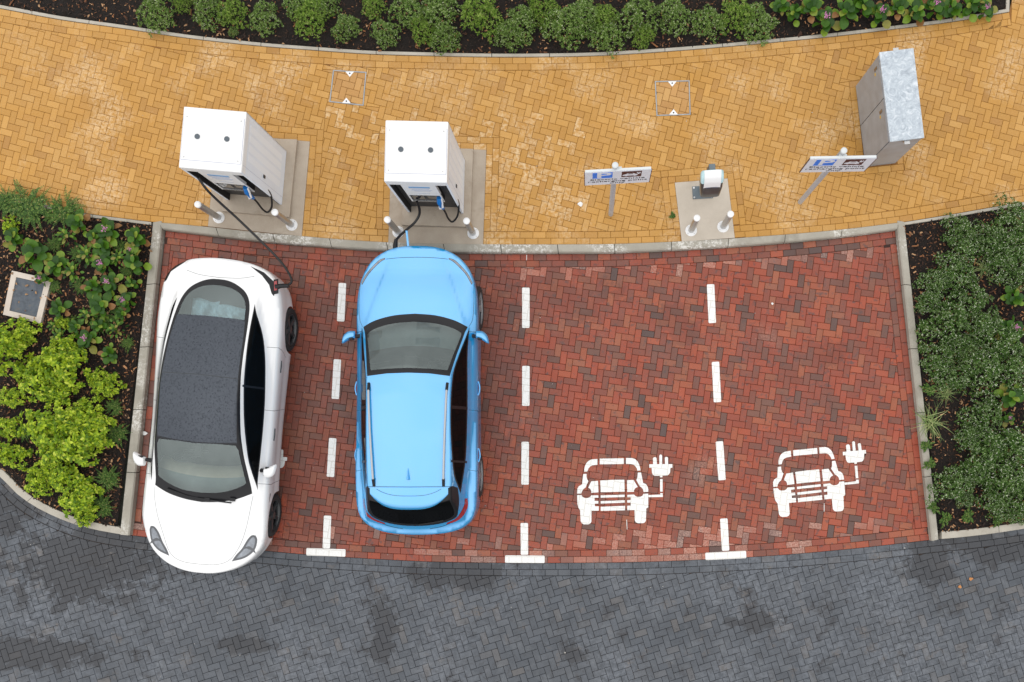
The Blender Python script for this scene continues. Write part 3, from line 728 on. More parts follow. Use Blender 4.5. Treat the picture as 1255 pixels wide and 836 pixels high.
def glassmat(name,tint,rough=.02,opaque=None,wet=0,ior=1.6,veil=0,gcol=(1,1,1,1)):
    t=NT(name); m=t.m; n=t.n; out=[x for x in n if x.type=='OUTPUT_MATERIAL'][0]
    tr=t.node('ShaderNodeBsdfTransparent'); tr.inputs[0].default_value=tint
    gl=t.node('ShaderNodeBsdfGlossy'); gl.inputs['Roughness'].default_value=rough; gl.inputs[0].default_value=gcol
    fr=t.node('ShaderNodeFresnel'); fr.inputs[0].default_value=ior
    mx=t.node('ShaderNodeMixShader'); fac=fr.outputs[0]
    base=tr.outputs[0]
    if opaque:
        df=t.node('ShaderNodeBsdfDiffuse'); df.inputs[0].default_value=opaque; base=df.outputs[0]
    if wet:                                     # rain beads
        v=t.node('ShaderNodeTexVoronoi'); v.inputs['Scale'].default_value=32; v.inputs['Randomness'].default_value=1
        tcx=t.node('ShaderNodeTexCoord'); t.link(tcx.outputs['Object'],v.inputs['Vector'])
        v2=t.node('ShaderNodeTexVoronoi'); v2.inputs['Scale'].default_value=75; t.link(tcx.outputs['Object'],v2.inputs['Vector'])
        h=t.math('ADD',t.mr(v.outputs['Distance'],.0,.33,1,0),t.mr(v2.outputs['Distance'],0,.3,.6,0))
        b=t.node('ShaderNodeBump'); b.inputs['Strength'].default_value=wet; b.inputs['Distance'].default_value=.006; t.link(h,b.inputs['Height'])
        t.link(b.outputs['Normal'],gl.inputs['Normal']); t.link(b.outputs['Normal'],fr.inputs['Normal'])
    if wet:
        spk=t.noise(34,6,.85); fac=t.math('MULTIPLY',fac,t.mr(spk,.50,.60,1.0,.50))
    if veil:                                    # thin film of pale colour painted in for sky reflection on wet glass
        df=t.node('ShaderNodeBsdfDiffuse'); df.inputs[0].default_value=(.74,.84,.81,1); m2=t.node('ShaderNodeMixShader'); ff=t.noise(5,4,.6); t.link(t.mr(ff,.3,.7,veil*.8,veil*1.2),m2.inputs[0]); t.link(base,m2.inputs[1]); t.link(df.outputs[0],m2.inputs[2]); base=m2.outputs[0]
    t.link(fac,mx.inputs[0]); t.link(base,mx.inputs[1]); t.link(gl.outputs[0],mx.inputs[2]); t.link(mx.outputs[0],out.inputs[0])
    n.remove(t.b); return m
G_CLEAR=glassmat('windscreen_glass',(.84,.92,.90,1),.02,ior=1.95,veil=.08,gcol=(.86,1.0,1.0,1))
G_REAR=glassmat('rear_glass',(.86,.92,.92,1),.02,ior=1.85,veil=.08,gcol=(.86,1,1,1))
G_DARK=glassmat('privacy_glass',(0,0,0,1),.03,(.003,.0035,.004,1),ior=1.22,gcol=(.5,.5,.52,1))
G_ROOF=glassmat('wet_roof_glass',(0,0,0,1),.13,(.012,.014,.018,1),.22,ior=1.75,gcol=(.86,.95,1.1,1))
BLK=simple('black_trim',(.010,.010,.012,1),.3,spec=.3); BLKM=simple('matt_black',(.01,.01,.011,1),.8)
SEAM=simple('panel_gap',(.05,.055,.06,1),.8)
SEAMB=simple('panel_gap_dark',(.004,.03,.07,1),.8)
CHROME=simple('bright_metal',(.62,.64,.66,1),.22,1)
LAMPG=NT('headlamp_glass'); LAMPG.b.inputs['Roughness'].default_value=.08; LAMPG.b.inputs['Coat Weight'].default_value=1
LAMPG.col(LAMPG.ramp(LAMPG.noise(9,2,.5),[(.38,(.05,.055,.06,1)),(.5,(.42,.44,.46,1)),(.62,(.75,.77,.78,1))])); LAMPG=LAMPG.m
LAMPD=simple('lamp_dark',(.045,.05,.06,1),.12,coat=1); LAMPL=simple('lamp_bright',(.20,.22,.25,1),.15,.3,coat=1,vary=.35,scale=14)
REDL=simple('red_lamp',(.30,.008,.012,1),.15,coat=1)
RUB=simple('tyre_rubber',(.018,.018,.019,1),.75,vary=.3,scale=40); RIMD=simple('dark_rim',(.045,.047,.05,1),.3); RIMS=simple('silver_rim',(.22,.22,.23,1),.3)
SEATM=simple('seat_black',(.07,.073,.078,1),.6,vary=.2); SEATG=simple('dash_grey',(.20,.25,.26,1),.7,vary=.15); DASHB=simple('dash_beige',(.62,.54,.42,1),.6,vary=.1)
def ribbon(pl,w):
    a=offset(pl,w/2);b=offset(pl,-w/2); return a+b[::-1]
def mir(p): return [(x,-y) for x,y in p]
def sm(p,n=4): return catmull(p,n)
def closehalf(h):                                  # half outline starting and ending on the centre line
    return h+[(x,-y) for x,y in h[::-1] if abs(y)>1e-6]
def car_shell(S,parent,zones,paint_mat,seam,step=.038):
    """zones: list of (partname, material, polygon, lift); later entries win. Returns nothing; builds one mesh per (partname,polygon id)."""
    P=[];E=[]
    def addloop(pl,closed=True):
        pl=[tuple(p) for p in pl]
        d=[]
        n=len(pl)
        for i in range(n if closed else n-1):
            a,b=pl[i],pl[(i+1)%n]; L=math.hypot(b[0]-a[0],b[1]-a[1]); k=max(1,int(L/.035))
            for j in range(k): d.append((a[0]+(b[0]-a[0])*j/k,a[1]+(b[1]-a[1])*j/k))
        if not closed: d.append(pl[-1])
        s=len(P); P.extend(Vector(p) for p in d)
        for i in range(len(d)-1): E.append((s+i,s+i+1))
        if closed: E.append((s+len(d)-1,s))
    N=260
    ring=lambda q:[(q*S.R(2*math.pi*i/N)*math.cos(2*math.pi*i/N),q*S.R(2*math.pi*i/N)*math.sin(2*math.pi*i/N)) for i in range(N)]
    addloop(ring(1.0)); addloop(ring(1+S.EXT))
    for z in zones: addloop(z[2])
    cell={}
    for p in P: cell.setdefault((int(p.x//.03),int(p.y//.03)),[]).append(p)
    def free(x,y,r=.012):
        i,j=int(x//.03),int(y//.03)
        for a in (i-1,i,i+1):
            for b in (j-1,j,j+1):
                for p in cell.get((a,b),()):
                    if abs(p.x-x)<r and abs(p.y-y)<r: return False
        return True
    x=-2.4
    while x<2.4:
        y=-.95
        while y<.95:
            if S.rho(x,y)<.985 and free(x,y): P.append(Vector((x,y)))
            y+=step
        x+=step
    for q in (1.04,1.09,1.14,1.19,1.24,1.29):
        for p in ring(q):
            if free(*p,.008): P.append(Vector(p))
    V,_,F,*_r=delaunay_2d_cdt(P,E,[],0,1e-5)
    zs=[(z,(min(p[0] for p in z[2]),max(p[0] for p in z[2]),min(p[1] for p in z[2]),max(p[1] for p in z[2]))) for z in zones]
    groups={}
    for f in F:
        cx=sum(V[i].x for i in f)/3; cy=sum(V[i].y for i in f)/3
        if S.rho(cx,cy)>1+S.EXT+.001: continue
        who=None
        for k,(z,bb) in enumerate(zs):
            if bb[0]<=cx<=bb[1] and bb[2]<=cy<=bb[3] and inpoly(cx,cy,z[2]): who=k
        groups.setdefault(who,[]).append(f)
    p3={};n3={}
    def pt(i):
        if i not in p3: p3[i]=S.P(V[i].x,V[i].y); n3[i]=S.N(V[i].x,V[i].y)
        return p3[i]
    # merge seam zones into body mesh as second material
    meshes={}
    for k,fs in groups.items():
        if k is None: key=('body',None); mi=0
        else:
            z=zones[k]
            if z[0] is None: continue                       # opening
            if z[0]=='seam': key=('body',None); mi=1
            elif z[0]=='trim': key=('body',None); mi=2
            else: key=(z[0],z[4] if len(z)>4 else k); mi=0
        meshes.setdefault(key,[]).append((k,mi,fs))
    out={}
    for key,items in meshes.items():
        vs=[];idx={};fc=[];ms=[];nr=[]
        for k,mi,fs in items:
            lift=0 if k is None else zones[k][3]
            for f in fs:
                q=[]
                for i in f:
                    kk=(i,lift if key[0]!='body' else 0)
                    if kk not in idx:
                        p=pt(i);n=n3[i]; idx[kk]=len(vs); vs.append((p[0]+n[0]*lift,p[1]+n[1]*lift,p[2]+n[2]*lift) if key[0]!='body' else p); nr.append(n)
                    q.append(idx[kk])
                a,b,c=[Vector(vs[i]) for i in q]
                nn=(b-a).cross(c-a)
                if nn.dot(Vector(nr[q[0]]))<0: q=[q[0],q[2],q[1]]
                fc.append(q); ms.append(mi)
        mb=MB(); mb.add(vs,fc,0,True); mb.m=ms
        mat=[paint_mat,seam,BLK] if key[0]=='body' else zones[items[0][0]][1]
        o=mb.build(key[0],mat,parent)
        o.data.normals_split_custom_set_from_vertices(nr)
        out[key]=o
    return out
def wheel(parent,x,y,sg,r,w,spokes,rim):
    o=MB(); M=Matrix.Translation((x,y,r))@Matrix.Rotation(-sg*math.pi/2,4,'X')
    prof=[(r*.62,-w/2),(r*.9,-w/2),(r*.985,-w*.42),(r,-w*.25),(r,w*.25),(r*.985,w*.42),(r*.9,w/2),(r*.72,w/2-.004),(r*.70,w/2-.03)]
    o.lathe((0,0),prof,48,0,M,False); ty=o.build('wheel',RUB,parent)
    q=MB(); q.lathe((0,0),[(r*.70,w/2-.06),(r*.70,w/2-.012),(r*.73,w/2-.004),(r*.715,w/2-.001)],48,0,M,False)
    q.cyl((0,0),.055,w/2-.05,w/2-.012,20,0,M=M)
    for k in range(spokes):
        a=2*math.pi*k/spokes; Mk=M@Matrix.Rotation(a,4,'Z')
        q.add([(.03,-.035,w/2-.035),(r*.70,-.028,w/2-.02),(r*.70,.028,w/2-.02),(.03,.035,w/2-.035),(.03,-.035,w/2-.06),(r*.70,-.028,w/2-.05),(r*.70,.028,w/2-.05),(.03,.035,w/2-.06)],[(0,1,2,3),(1,0,4,5),(3,2,6,7)],0,False,Mk)
    q.build('rim',rim,ty)
    b=MB(); b.cyl((0,0),r*.7,w/2-.10,w/2-.07,32,0,M=M); b.build('brake_backing',BLKM,ty)
def arch(S,x,r,sg,zc):
    pts=[]
    for i in range(19):
        a=math.pi*i/18; pts.append((x+r*math.cos(a),zc+r*math.sin(a)))
    pts=[(x+r,S.zbot-.1)]+pts+[(x-r,S.zbot-.1)]
    return [S.side_dom(px,max(pz,S.zbot-.01) if pz>S.zbot else S.zbot-.0,sg) for px,pz in pts], pts
def arch_lip(parent,S,x,r,sg,zc,yin,mat):
    """dark wheel housing"""
    mb=MB();n=18;v=[]
    for i in range(n+1):
        a=math.pi*i/n; px=x+(r+.0)*math.cos(a); pz=zc+(r+.0)*math.sin(a)
        d=S.side_dom(px,pz,sg); p=S.P(*d)
        v+=[(px,p[1]-sg*.004,pz),(px,sg*yin,pz)]
    mb.add(v,[(2*i,2*i+1,2*i+3,2*i+2) for i in range(n)],0,True)
    mb.add([(x+r*math.cos(math.pi*i/n),sg*yin,zc+r*math.sin(math.pi*i/n)) for i in range(n+1)],[tuple(range(n+1))])
    mb.box(x-r,x+r,min(sg*yin,sg*(yin-.01)),max(sg*yin,sg*(yin-.01)),.2,zc)
    mb.build('wheel_housing',mat,parent)
def underbody(parent,S):
    N=80; pts=[]
    for i in range(N):
        a=2*math.pi*i/N; q=S.P((1+S.EXT)*.999*S.R(a)*math.cos(a),(1+S.EXT)*.999*S.R(a)*math.sin(a)); pts.append((q[0],q[1]*.93))
    MB().poly(pts,S.zbot+.02).build('underbody',BLKM,parent)
def seat(mb,x,y,w,z=.52,rec=.35,dirx=1):
    if w>1:                                      # rear bench
        mb.box(x-.25,x+.25,y-w/2,y+w/2,z-.16,z,0,bev=.05)
        mb.box(-.06,.07,-w/2,w/2,0,.42,0,Matrix.Translation((x-.25,y,z-.03))@Matrix.Rotation(-.5,4,'Y'),bev=.05); return
    mb.box(x-.27,x+.25,y-w/2,y+w/2,z-.16,z,0,bev=.05)
    M=Matrix.Translation((x-.27,y,z-.03))@Matrix.Rotation(-rec,4,'Y')
    mb.box(-.06,.07,-w/2,w/2,0,.56,0,M,bev=.05)
    mb.box(-.05,.05,-.13,.13,.58,.76,0,M,bev=.035)
def interior(parent,S,seats,dashx,dashmat,topmat,wheel_y,dz):
    fl=MB(); fl.box(-1.9,1.0,-.80,.80,.25,.28); fl.build('cabin_floor',BLKM,parent)
    for sg in (1,-1):
        fl=MB(); ya,yb_=sorted((sg*.76,sg*.785)); fl.box(-1.5,1.0,ya,yb_,.28,dz-.12); fl.build('door_lining',BLKM,parent)
    for (x,y,w) in seats:
        mb=MB(); seat(mb,x,y,w,dz-.25); mb.build('seat',SEATM,parent)
    # dashboard
    mb=MB();n=14;v=[]
    prof=[(dashx+.62,dz-.04),(dashx+.40,dz-.035),(dashx+.14,dz-.01),(dashx+.02,dz-.02),(dashx-.04,dz-.12),(dashx-.02,dz-.35)]
    for i in range(n+1):
        y=-.70+1.4*i/n; bow=-.18*y*y
        v+=[(px+bow,y,pz-(.02*y*y)) for px,pz in prof]
    f=[(i*6+j,i*6+j+1,(i+1)*6+j+1,(i+1)*6+j) for i in range(n) for j in range(5)]
    mb.add(v,f,0,True); mb.build('dashboard',topmat,parent)
    b=MB(); b.add([(a-.004,y,z+.004) for i in range(n+1) for y in (-.70+1.4*i/n,) for a,z in ((dashx+.13-.18*y*y,dz-.004-.02*y*y),(dashx+.02-.18*y*y,dz-.012-.02*y*y),(dashx-.045-.18*y*y,dz-.11-.02*y*y))],[(i*3+j,i*3+j+1,(i+1)*3+j+1,(i+1)*3+j) for i in range(n) for j in range(2)],0,True)
    b.build('dashboard_band',dashmat,parent)
    M=Matrix.Translation((dashx-.16,wheel_y,dz-.10))@Matrix.Rotation(R_(-65),4,'Y')
    s=MB(); s.tube([tuple(M@Vector((.18*math.cos(2*math.pi*i/28),.18*math.sin(2*math.pi*i/28),0))) for i in range(29)],.016,8)
    for a in (90,210,330): s.tube([tuple(M@Vector((0,0,-.02))),tuple(M@Vector((.18*math.cos(R_(a)),.18*math.sin(R_(a)),0)))],.015,6)
    s.cyl((0,0),.06,-.04,.0,16,M=M); s.build('steering_wheel',BLK,parent)
def mirror(parent,S,x,y,z,sg,mat,L=.18,D=.20,sweep=.085):
    # shell pod
    mb=MB();n=10;m=12;v=[]
    for i in range(n+1):
        t=i/n; yy=y+sg*(.03+L*t); k=math.sqrt(max(0.02,1-(2*t-1)**4*.97)) if t>.5 else (.75+.5*t)
        k=min(1,k); xx=x-sweep*t*t
        for j in range(m):
            a=2*math.pi*j/m; cx_,sz_=math.cos(a),math.sin(a)
            v.append((xx+ (D*.62 if cx_>0 else D*.25)*k*cx_, yy, z+.075*k*sz_))
    f=[(i*m+j,i*m+(j+1)%m,(i+1)*m+(j+1)%m,(i+1)*m+j) for i in range(n) for j in range(m)]
    f+=[tuple(range(m-1,-1,-1)),tuple(n*m+j for j in range(m))]
    mb.add(v,f,0,True)
    o=mb.build('door_mirror',mat,parent)
    bm=bmesh.new();bm.from_mesh(o.data);bmesh.ops.recalc_face_normals(bm,faces=bm.faces[:]);bm.to_mesh(o.data);bm.free()
    st=MB(); st.tube([(x+.01,y-sg*.05,z-.06),(x,y+sg*.05,z-.02)],[.035,.022],10); st.box(x-.055,x-.02,min(y+sg*.05,y+sg*(L-.02)),max(y+sg*.05,y+sg*(L-.02)),z-.055,z+.055,bev=.01); st.build('mirror_mount',BLK,o)
def handle(parent,S,x,z,sg,mat,L=.17,out=.012):
    mb=MB(); p=[]
    for i in range(9):
        t=i/8; d=S.side_dom(x-L/2+L*t,z,sg); q=S.P(*d); n=S.N(*d); o=out*math.sin(math.pi*t)+.002
        p.append((q[0]+n[0]*o,q[1]+n[1]*o,q[2]+n[2]*o))
    mb.tube(p,.011,8); mb.build('door_handle',mat,parent)
# ===== white saloon
WC=thing('electric_car','white electric saloon with wet black glass roof, plugged in, nose over the road','car',(WHITE_POSE[0],WHITE_POSE[1],0),WHITE_POSE[2])
S=WHITE; Z=[]
gl=sm([(1.275,0),(1.25,.25),(1.19,.5),(1.09,.72)])[:-1]+sm([(1.085,.725),(.9,.70),(.45,.645),(.1,.61),(-.6,.578),(-1.14,.560),(-1.5,.535),(-1.72,.495),(-1.87,.41),(-1.97,.27),(-2.02,.13),(-2.03,0)])
Z.append(('glass_surround',BLK,closehalf(gl),0.0))
Z.append(('roof_glass',G_ROOF,closehalf([(.40,0),(.385,.30),(.355,.575),(0,.575),(-.6,.545),(-1.14,.525),(-1.44,.498),(-1.45,.3),(-1.455,0)]),.001))
Z.append(('windscreen',G_CLEAR,closehalf(sm([(1.13,0),(1.105,.28),(1.03,.5),(.96,.625)])+[(.93,.65),(.7,.62),(.45,.59),(.385,.555),(.385,.30),(.40,0)]),.001))
Z.append(('rear_window',G_REAR,closehalf(sm([(-1.455,0),(-1.45,.3),(-1.445,.485)])[:-1]+sm([(-1.445,.485),(-1.66,.455),(-1.80,.38),(-1.89,.25),(-1.925,.12),(-1.935,0)])),.001))
Z.append(('trim',None,closehalf(sm([(.395,0),(.38,.3),(.352,.57)])+sm([(.340,.57),(.368,.3),(.383,0)])),0))
Z.append(('seam',None,closehalf([(-.585,0),(-.57,.555),(-.580,.555),(-.595,0)]),0))
sg_w=sm([(-1.63,.585),(-1.27,.70),(-.92,.757),(-.44,.790),(.04,.797),(.53,.792),(.93,.785)])+sm([(.93,.785),(.72,.738),(.535,.705),(.063,.652),(-.41,.625),(-.88,.612),(-1.3,.595),(-1.63,.585)])[1:-1]
hl=sm([(1.715,.79),(1.79,.812),(1.95,.775),(2.07,.65),(2.135,.47)])+sm([(2.135,.47),(2.04,.52),(1.93,.60),(1.80,.665),(1.72,.73),(1.715,.79)])[1:-1]
tl_=[(-2.27,.42),(-2.15,.60),(-2.02,.72),(-1.90,.765),(-1.86,.80),(-1.96,.82),(-2.08,.775),(-2.2,.62)]
for k,sgn in enumerate((1,-1)):
    f=(lambda p:p) if sgn==1 else mir
    Z.append(('window_trim',BLK,f(grow(sg_w,.012)) ,0.0,'wt%d'%k))
    Z.append(('side_window',G_DARK,f(sg_w),.001,'sw%d'%k))
    Z.append(('trim',None,f([(-.50,.60),(-.50,.80),(-.47,.80),(-.47,.60)]),0))
    Z.append(('headlight',LAMPD,f(hl),.002,'hl%d'%k))
    Z.append(('lamp_reflector',LAMPL,f(grow(ccw(hl),-.030)),.003,'hr%d'%k)); Z.append(('lamp_divider',LAMPD,f([(1.99,.80),(1.93,.775),(1.885,.70),(1.905,.64),(1.95,.60),(1.925,.66),(1.94,.72)]),.003,'hd%d'%k))
    Z.append(('tail_light',BLK,f([(a*1.0+.0,b*1.0) for a,b in tl_] if sgn>0 else [(a*1.035,b*1.05) for a,b in tl_[:1]+tl_[2:]]),.002,'tl%d'%k))
    for pl in ([(1.12,.74),(1.4,.70),(1.65,.645),(1.94,.545),(2.12,.43),(2.2,.25),(2.215,0)],):
        Z.append(('seam',None,f(ribbon(sm(pl,5),.005)),0))
    for xs in ((-.17,-.22),(.93,.90),):
        pl=[(xs[0],.80)]+[S.side_dom(xs[0]+(xs[1]-xs[0])*t,.80-.55*t,1) for t in (0,.25,.5,.75,1)]
        Z.append(('seam',None,f(ribbon(pl,.006)),0))
    pl=[(-1.1,.77)]+[S.side_dom(-1.1+.12*t,.84-.45*t,1) for t in (0,.4,.8)]
    Z.append(('seam',None,f(ribbon(pl,.006)),0))
    Z.append(('trim',None,f([S.side_dom(1.22,.74,1),S.side_dom(1.06,.72,1),S.side_dom(1.06,.68,1)]),0))
    for xw in (1.43,-1.445):
        a,_p=arch(S,xw,.365,1,.335); Z.append((None,None,f(a),0))
    sill=[S.side_dom(x_,S.zbot+.09,1) for x_ in (1.02,.6,.2,-.3,-.7,-1.02)]+[S.side_dom(x_,S.zbot,1) for x_ in (-1.02,-.7,-.3,.2,.6,1.02)]
    Z.append(('trim',None,f(sill),0))
Z.append(('seam',None,closehalf(sm([(-2.05,0),(-2.07,.30),(-2.12,.50)])+sm([(-2.126,.50),(-2.076,.30),(-2.056,0)])),0))
car_shell(S,WC,Z,P_WHITE,SEAM)
underbody(WC,S)
for xw in (1.43,-1.445):
    for sgn in (1,-1):
        arch_lip(WC,S,xw,.365,sgn,.335,.58,BLKM); wheel(WC,xw,sgn*.800,sgn,.335,.225,5,RIMD)
interior(WC,S,[(-.05,.36,.5),(-.05,-.36,.5),(-.95,0,1.2)],.78,DASHB,SEATG,-.36,.86)
pm=MB(); pm.box(-1.95,-1.25,-.55,.55,.80,.83); pm.build('parcel_shelf',SEATM,WC)
for sgn in (1,-1): mirror(WC,S,.72,sgn*.86,.93,sgn,P_WHITE)
for sgn in (1,-1):
    for xx in (-.83,.18): handle(WC,S,xx,.73,sgn,SEAM,.18,.004)
wb=MB()
wb.tube([(1.23,.12,.95),(1.20,-.2,.955),(1.12,-.52,.95)],.011,6); wb.tube([(1.245,.45,.95),(1.235,.2,.957),(1.215,-.05,.96)],.011,6); wb.box(1.20,1.26,.05,.13,.94,.965,bev=.006); wb.box(1.17,1.22,.42,.50,.93,.955,bev=.006)
wb.build('wiper',BLK,WC)
# mirror pod behind windscreen
mp=MB(); mp.box(.42,.60,-.06,.06,1.20,1.25,bev=.02); mp.box(.50,.53,-.14,.14,1.17,1.24,bev=.01); mp.build('rear_view_mirror',BLK,WC)
# open charge flap (left rear lamp)
fp=MB(); M=Matrix.Translation((-2.0,.79,.93))@Matrix.Rotation(R_(30),4,'X')@Matrix.Rotation(R_(8),4,'Z'); fp.box(-.11,.11,-.02,.085,0,.014,0,M,.005); fo=fp.build('charge_flap',BLK,WC)
fr=MB(); fr.box(-.08,.06,.012,.07,.014,.019,0,M); fr.build('flap_lamp',REDL,fo)
sp_=MB(); sp_.tube([(-2.26,-.72,.93),(-2.24,-.5,.99)],.01,6); 
# jacket on the parcel shelf
def cloth_lump(name,pts,mat,z0):
    mb=MB();V=[];n=26;m=14
    for i in range(n+1):
        for j in range(m+1):
            u=i/n*2-1;v=j/m*2-1
            e=max(0,1-u*u)**.5*max(0,1-v*v)**.5
            x=pts[0]+v*pts[2]*(1-.15*math.sin(3*u)); y=pts[1]+u*pts[3]
            V.append((x,y,z0+pts[4]*e*(.75+.22*math.sin(7*u+2*v)+.12*math.sin(15*u-5*v))))
    mb.add(V,[(i*(m+1)+j,(i+1)*(m+1)+j,(i+1)*(m+1)+j+1,i*(m+1)+j+1) for i in range(n) for j in range(m)],0,True)
    return mb
CLO=simple('pale_blue_cloth',(.42,.62,.70,1),.9,vary=.12,scale=30)
jt=thing('jacket','crumpled pale blue jacket on the parcel shelf under the white car\'s rear window','jacket',(WHITE_POSE[0],WHITE_POSE[1],0),WHITE_POSE[2])
cloth_lump('j',(-1.58,-.24,.15,.20,.15),CLO,.835).build('jacket_sleeve',CLO,jt)
cloth_lump('j',(-1.55,.20,.12,.27,.14),CLO,.835).build('jacket_body',CLO,jt)
# ===== blue crossover
BC=thing('electric_car','bright blue crossover with roof rails, plugged in, nose at the kerb','car',(BLUE_POSE[0],BLUE_POSE[1],0),BLUE_POSE[2])
S=BLUE; Z=[]
Z.append(('cowl',BLK,closehalf(sm([(1.115,0),(1.09,.3),(1.02,.57),(.925,.77)])[:-1]+[(.925,.77),(.84,.735),(.5,.655),(.16,.585),(.195,.3),(.205,0)]),0))
Z.append(('windscreen',G_CLEAR,closehalf(sm([(.99,0),(.965,.3),(.90,.55),(.83,.68)])+[(.80,.69),(.5,.61),(.245,.545),(.265,.3),(.275,0)]),.001))
Z.append(('rear_surround',BLK,closehalf([(-1.60,0),(-1.55,.3),(-1.40,.61),(-1.43,.665)]+sm([(-1.43,.665),(-1.62,.675),(-1.78,.655),(-1.88,.60),(-1.96,.42),(-2.0,.2),(-2.01,0)])[1:]),0))
Z.append(('rear_window',G_DARK,closehalf([(-1.70,0),(-1.68,.34),(-1.62,.51),(-1.60,.57)]+sm([(-1.60,.57),(-1.76,.60),(-1.86,.56),(-1.93,.40),(-1.965,.2),(-1.975,0)])[1:]),.001))
sg_b=sm([(.80,.775),(.44,.762),(-.28,.765),(-.99,.745),(-1.45,.69)])+sm([(-1.45,.69),(-1.22,.64),(-.75,.618),(-.29,.612),(.18,.635),(.5,.70),(.80,.775)])[1:-1]
hlb=sm([(1.965,.475),(1.925,.575),(1.75,.745),(1.595,.828)])+sm([(1.565,.812),(1.73,.715),(1.89,.56),(1.945,.47)])
tlb=sm([(-1.60,.765),(-1.72,.765),(-1.84,.715),(-1.93,.61),(-1.985,.46)])+sm([(-1.965,.455),(-1.90,.59),(-1.81,.675),(-1.70,.725),(-1.60,.735)])
for k,sgn in enumerate((1,-1)):
    f=(lambda p:p) if sgn==1 else mir
    Z.append(('window_trim',BLK,f(grow(sg_b,.014)),0,'wt%d'%k)); Z.append(('side_window',G_DARK,f(sg_b),.001,'sw%d'%k))
    Z.append(('trim',None,f([(-.30,.60),(-.30,.78),(-.255,.78),(-.255,.60)]),0)); Z.append(('trim',None,f([(-1.06,.60),(-1.08,.77),(-1.05,.77),(-1.03,.60)]),0))
    Z.append(('headlight',LAMPD,f(hlb),.002,'hl%d'%k)); Z.append(('lamp_reflector',LAMPL,f(grow(ccw(hlb),-.008)),.003,'hr%d'%k)); Z.append(('tail_light',REDL,f(tlb),.003,'tl%d'%k))
    Z.append(('seam',None,f(ribbon(sm([(.93,.785),(1.05,.835),(1.3,.850),(1.58,.845)],5),.006)),0))
    Z.append(('trim',None,f(ribbon(sm([(-1.97,.50),(-2.02,.38),(-2.055,.2)],4),.008)),0))
    for a,b in (((.86,.79),(.80,.89)),((-.30,.79),(-.34,.89)),((-1.18,.78),(-1.30,.89))):
        pl=[a]+[S.side_dom(a[0]+(b[0]-a[0])*t,.93-.5*t,1) for t in (0,.2,.5,.8)]
        Z.append(('seam',None,f(ribbon(pl,.006)),0))
    for xw in (1.30,-1.285):
        a,_p=arch(S,xw,.385,1,.34); Z.append((None,None,f(a),0))
    cl_=[S.side_dom(x_,S.zbot+.10,1) for x_ in (.88,.5,.1,-.4,-.86)]+[S.side_dom(x_,S.zbot,1) for x_ in (-.86,-.4,.1,.5,.88)]
    Z.append(('trim',None,f(cl_),0))
    Z.append(('reflector',SEATG,f([S.side_dom(-1.75,.72,1),S.side_dom(-1.95,.70,1),S.side_dom(-1.95,.66,1),S.side_dom(-1.75,.69,1)]),.001,'rf%d'%k))
    Z.append(('seam',None,f(ribbon([(-1.41,0),(-1.405,.60)],.007)),0))
Z.append(('seam',None,closehalf(sm([(1.975,0),(1.968,.25),(1.95,.46)])+sm([(1.943,.46),(1.961,.25),(1.968,0)])),0))
Z.append(('seam',None,closehalf(sm([(-1.535,0),(-1.53,.25),(-1.50,.42),(-1.42,.46)])+sm([(-1.42,.455),(-1.496,.415),(-1.525,.25),(-1.530,0)])),0))
gr=closehalf([(S.P(2.22,0)[0]*0+2.145*1.10,0),(2.14*1.10,.35),(2.02*1.10,.55),(2.02*1.20,.55),(2.14*1.2,.35),(2.145*1.2,0)])
Z.append(('trim',None,gr,0))
car_shell(S,BC,Z,P_BLUE,SEAMB)
underbody(BC,S)
for xw in (1.30,-1.285):
    for sgn in (1,-1):
        arch_lip(BC,S,xw,.385,sgn,.34,.56,BLKM); wheel(BC,xw,sgn*.783,sgn,.34,.22,8,RIMS)
interior(BC,S,[(-.15,.36,.5),(-.15,-.36,.5),(-1.0,0,1.2)],.52,SEATM,SEATG,-.36,1.02)
# spoiler lip over the rear window
sv=MB();n=20;v=[]
for i in range(n+1):
    y=-.555+1.11*i/n; xe=-1.735+.22*abs(y/.555)**3.2; zt=S.h(-1.5,y)-.035-.02*abs(y/.555)**2
    x0=-1.42
    for kx in range(5):
        x_=x0+(xe-x0)*kx/4; v.append((x_,y,max(S.h(x0,y)+.004-(x0-x_)*.13,0)))
    v.append((xe+.01,y,S.h(x0,y)-(x0-xe)*.13-.03))
sv.add(v,[(i*6+j,(i+1)*6+j,(i+1)*6+j+1,i*6+j+1) for i in range(n) for j in range(5)],0,True); so_=sv.build('roof_spoiler',P_BLUE,BC)
sm2=MB(); sm2.tube([(-1.44+0-.10*(1-abs(t/10)**3)*1.0,t*.046,S.h(-1.42,t*.046)+.007-(.10*(1-abs(t/10)**3)+.02)*.13) for t in range(-10,11)],.0025,5); sm2.build('spoiler_seam',SEAMB,so_)
for sgn in (1,-1):
    r_=MB(); pts=[]
    for i in range(15):
        t=i/14; x_=.06-1.46*t; y_=.555-.062*t; zz=S.h(x_,y_)
        lift=.035*min(1,min(t,1-t)*12)
        pts.append((x_,sgn*y_,zz+lift+.005))
    r_.tube(pts,.016,8); ro=r_.build('roof_rail',simple('rail_grey',(.42,.44,.46,1),.35,.4) if 'rail_grey' not in MATS else MATS['rail_grey'],BC)
    for a,b in ((0,1),(13,14)): e_=MB(); e_.tube([pts[a],pts[b]],.021,8); e_.build('rail_foot',BLK,ro)
    mirror(BC,S,.79,sgn*.865,1.02,sgn,P_BLUE,.19,.16,.10)
    for xx in (.03,-.95): handle(BC,S,xx,.86,sgn,P_BLUE,.20,.022)
an=MB(); v=[]
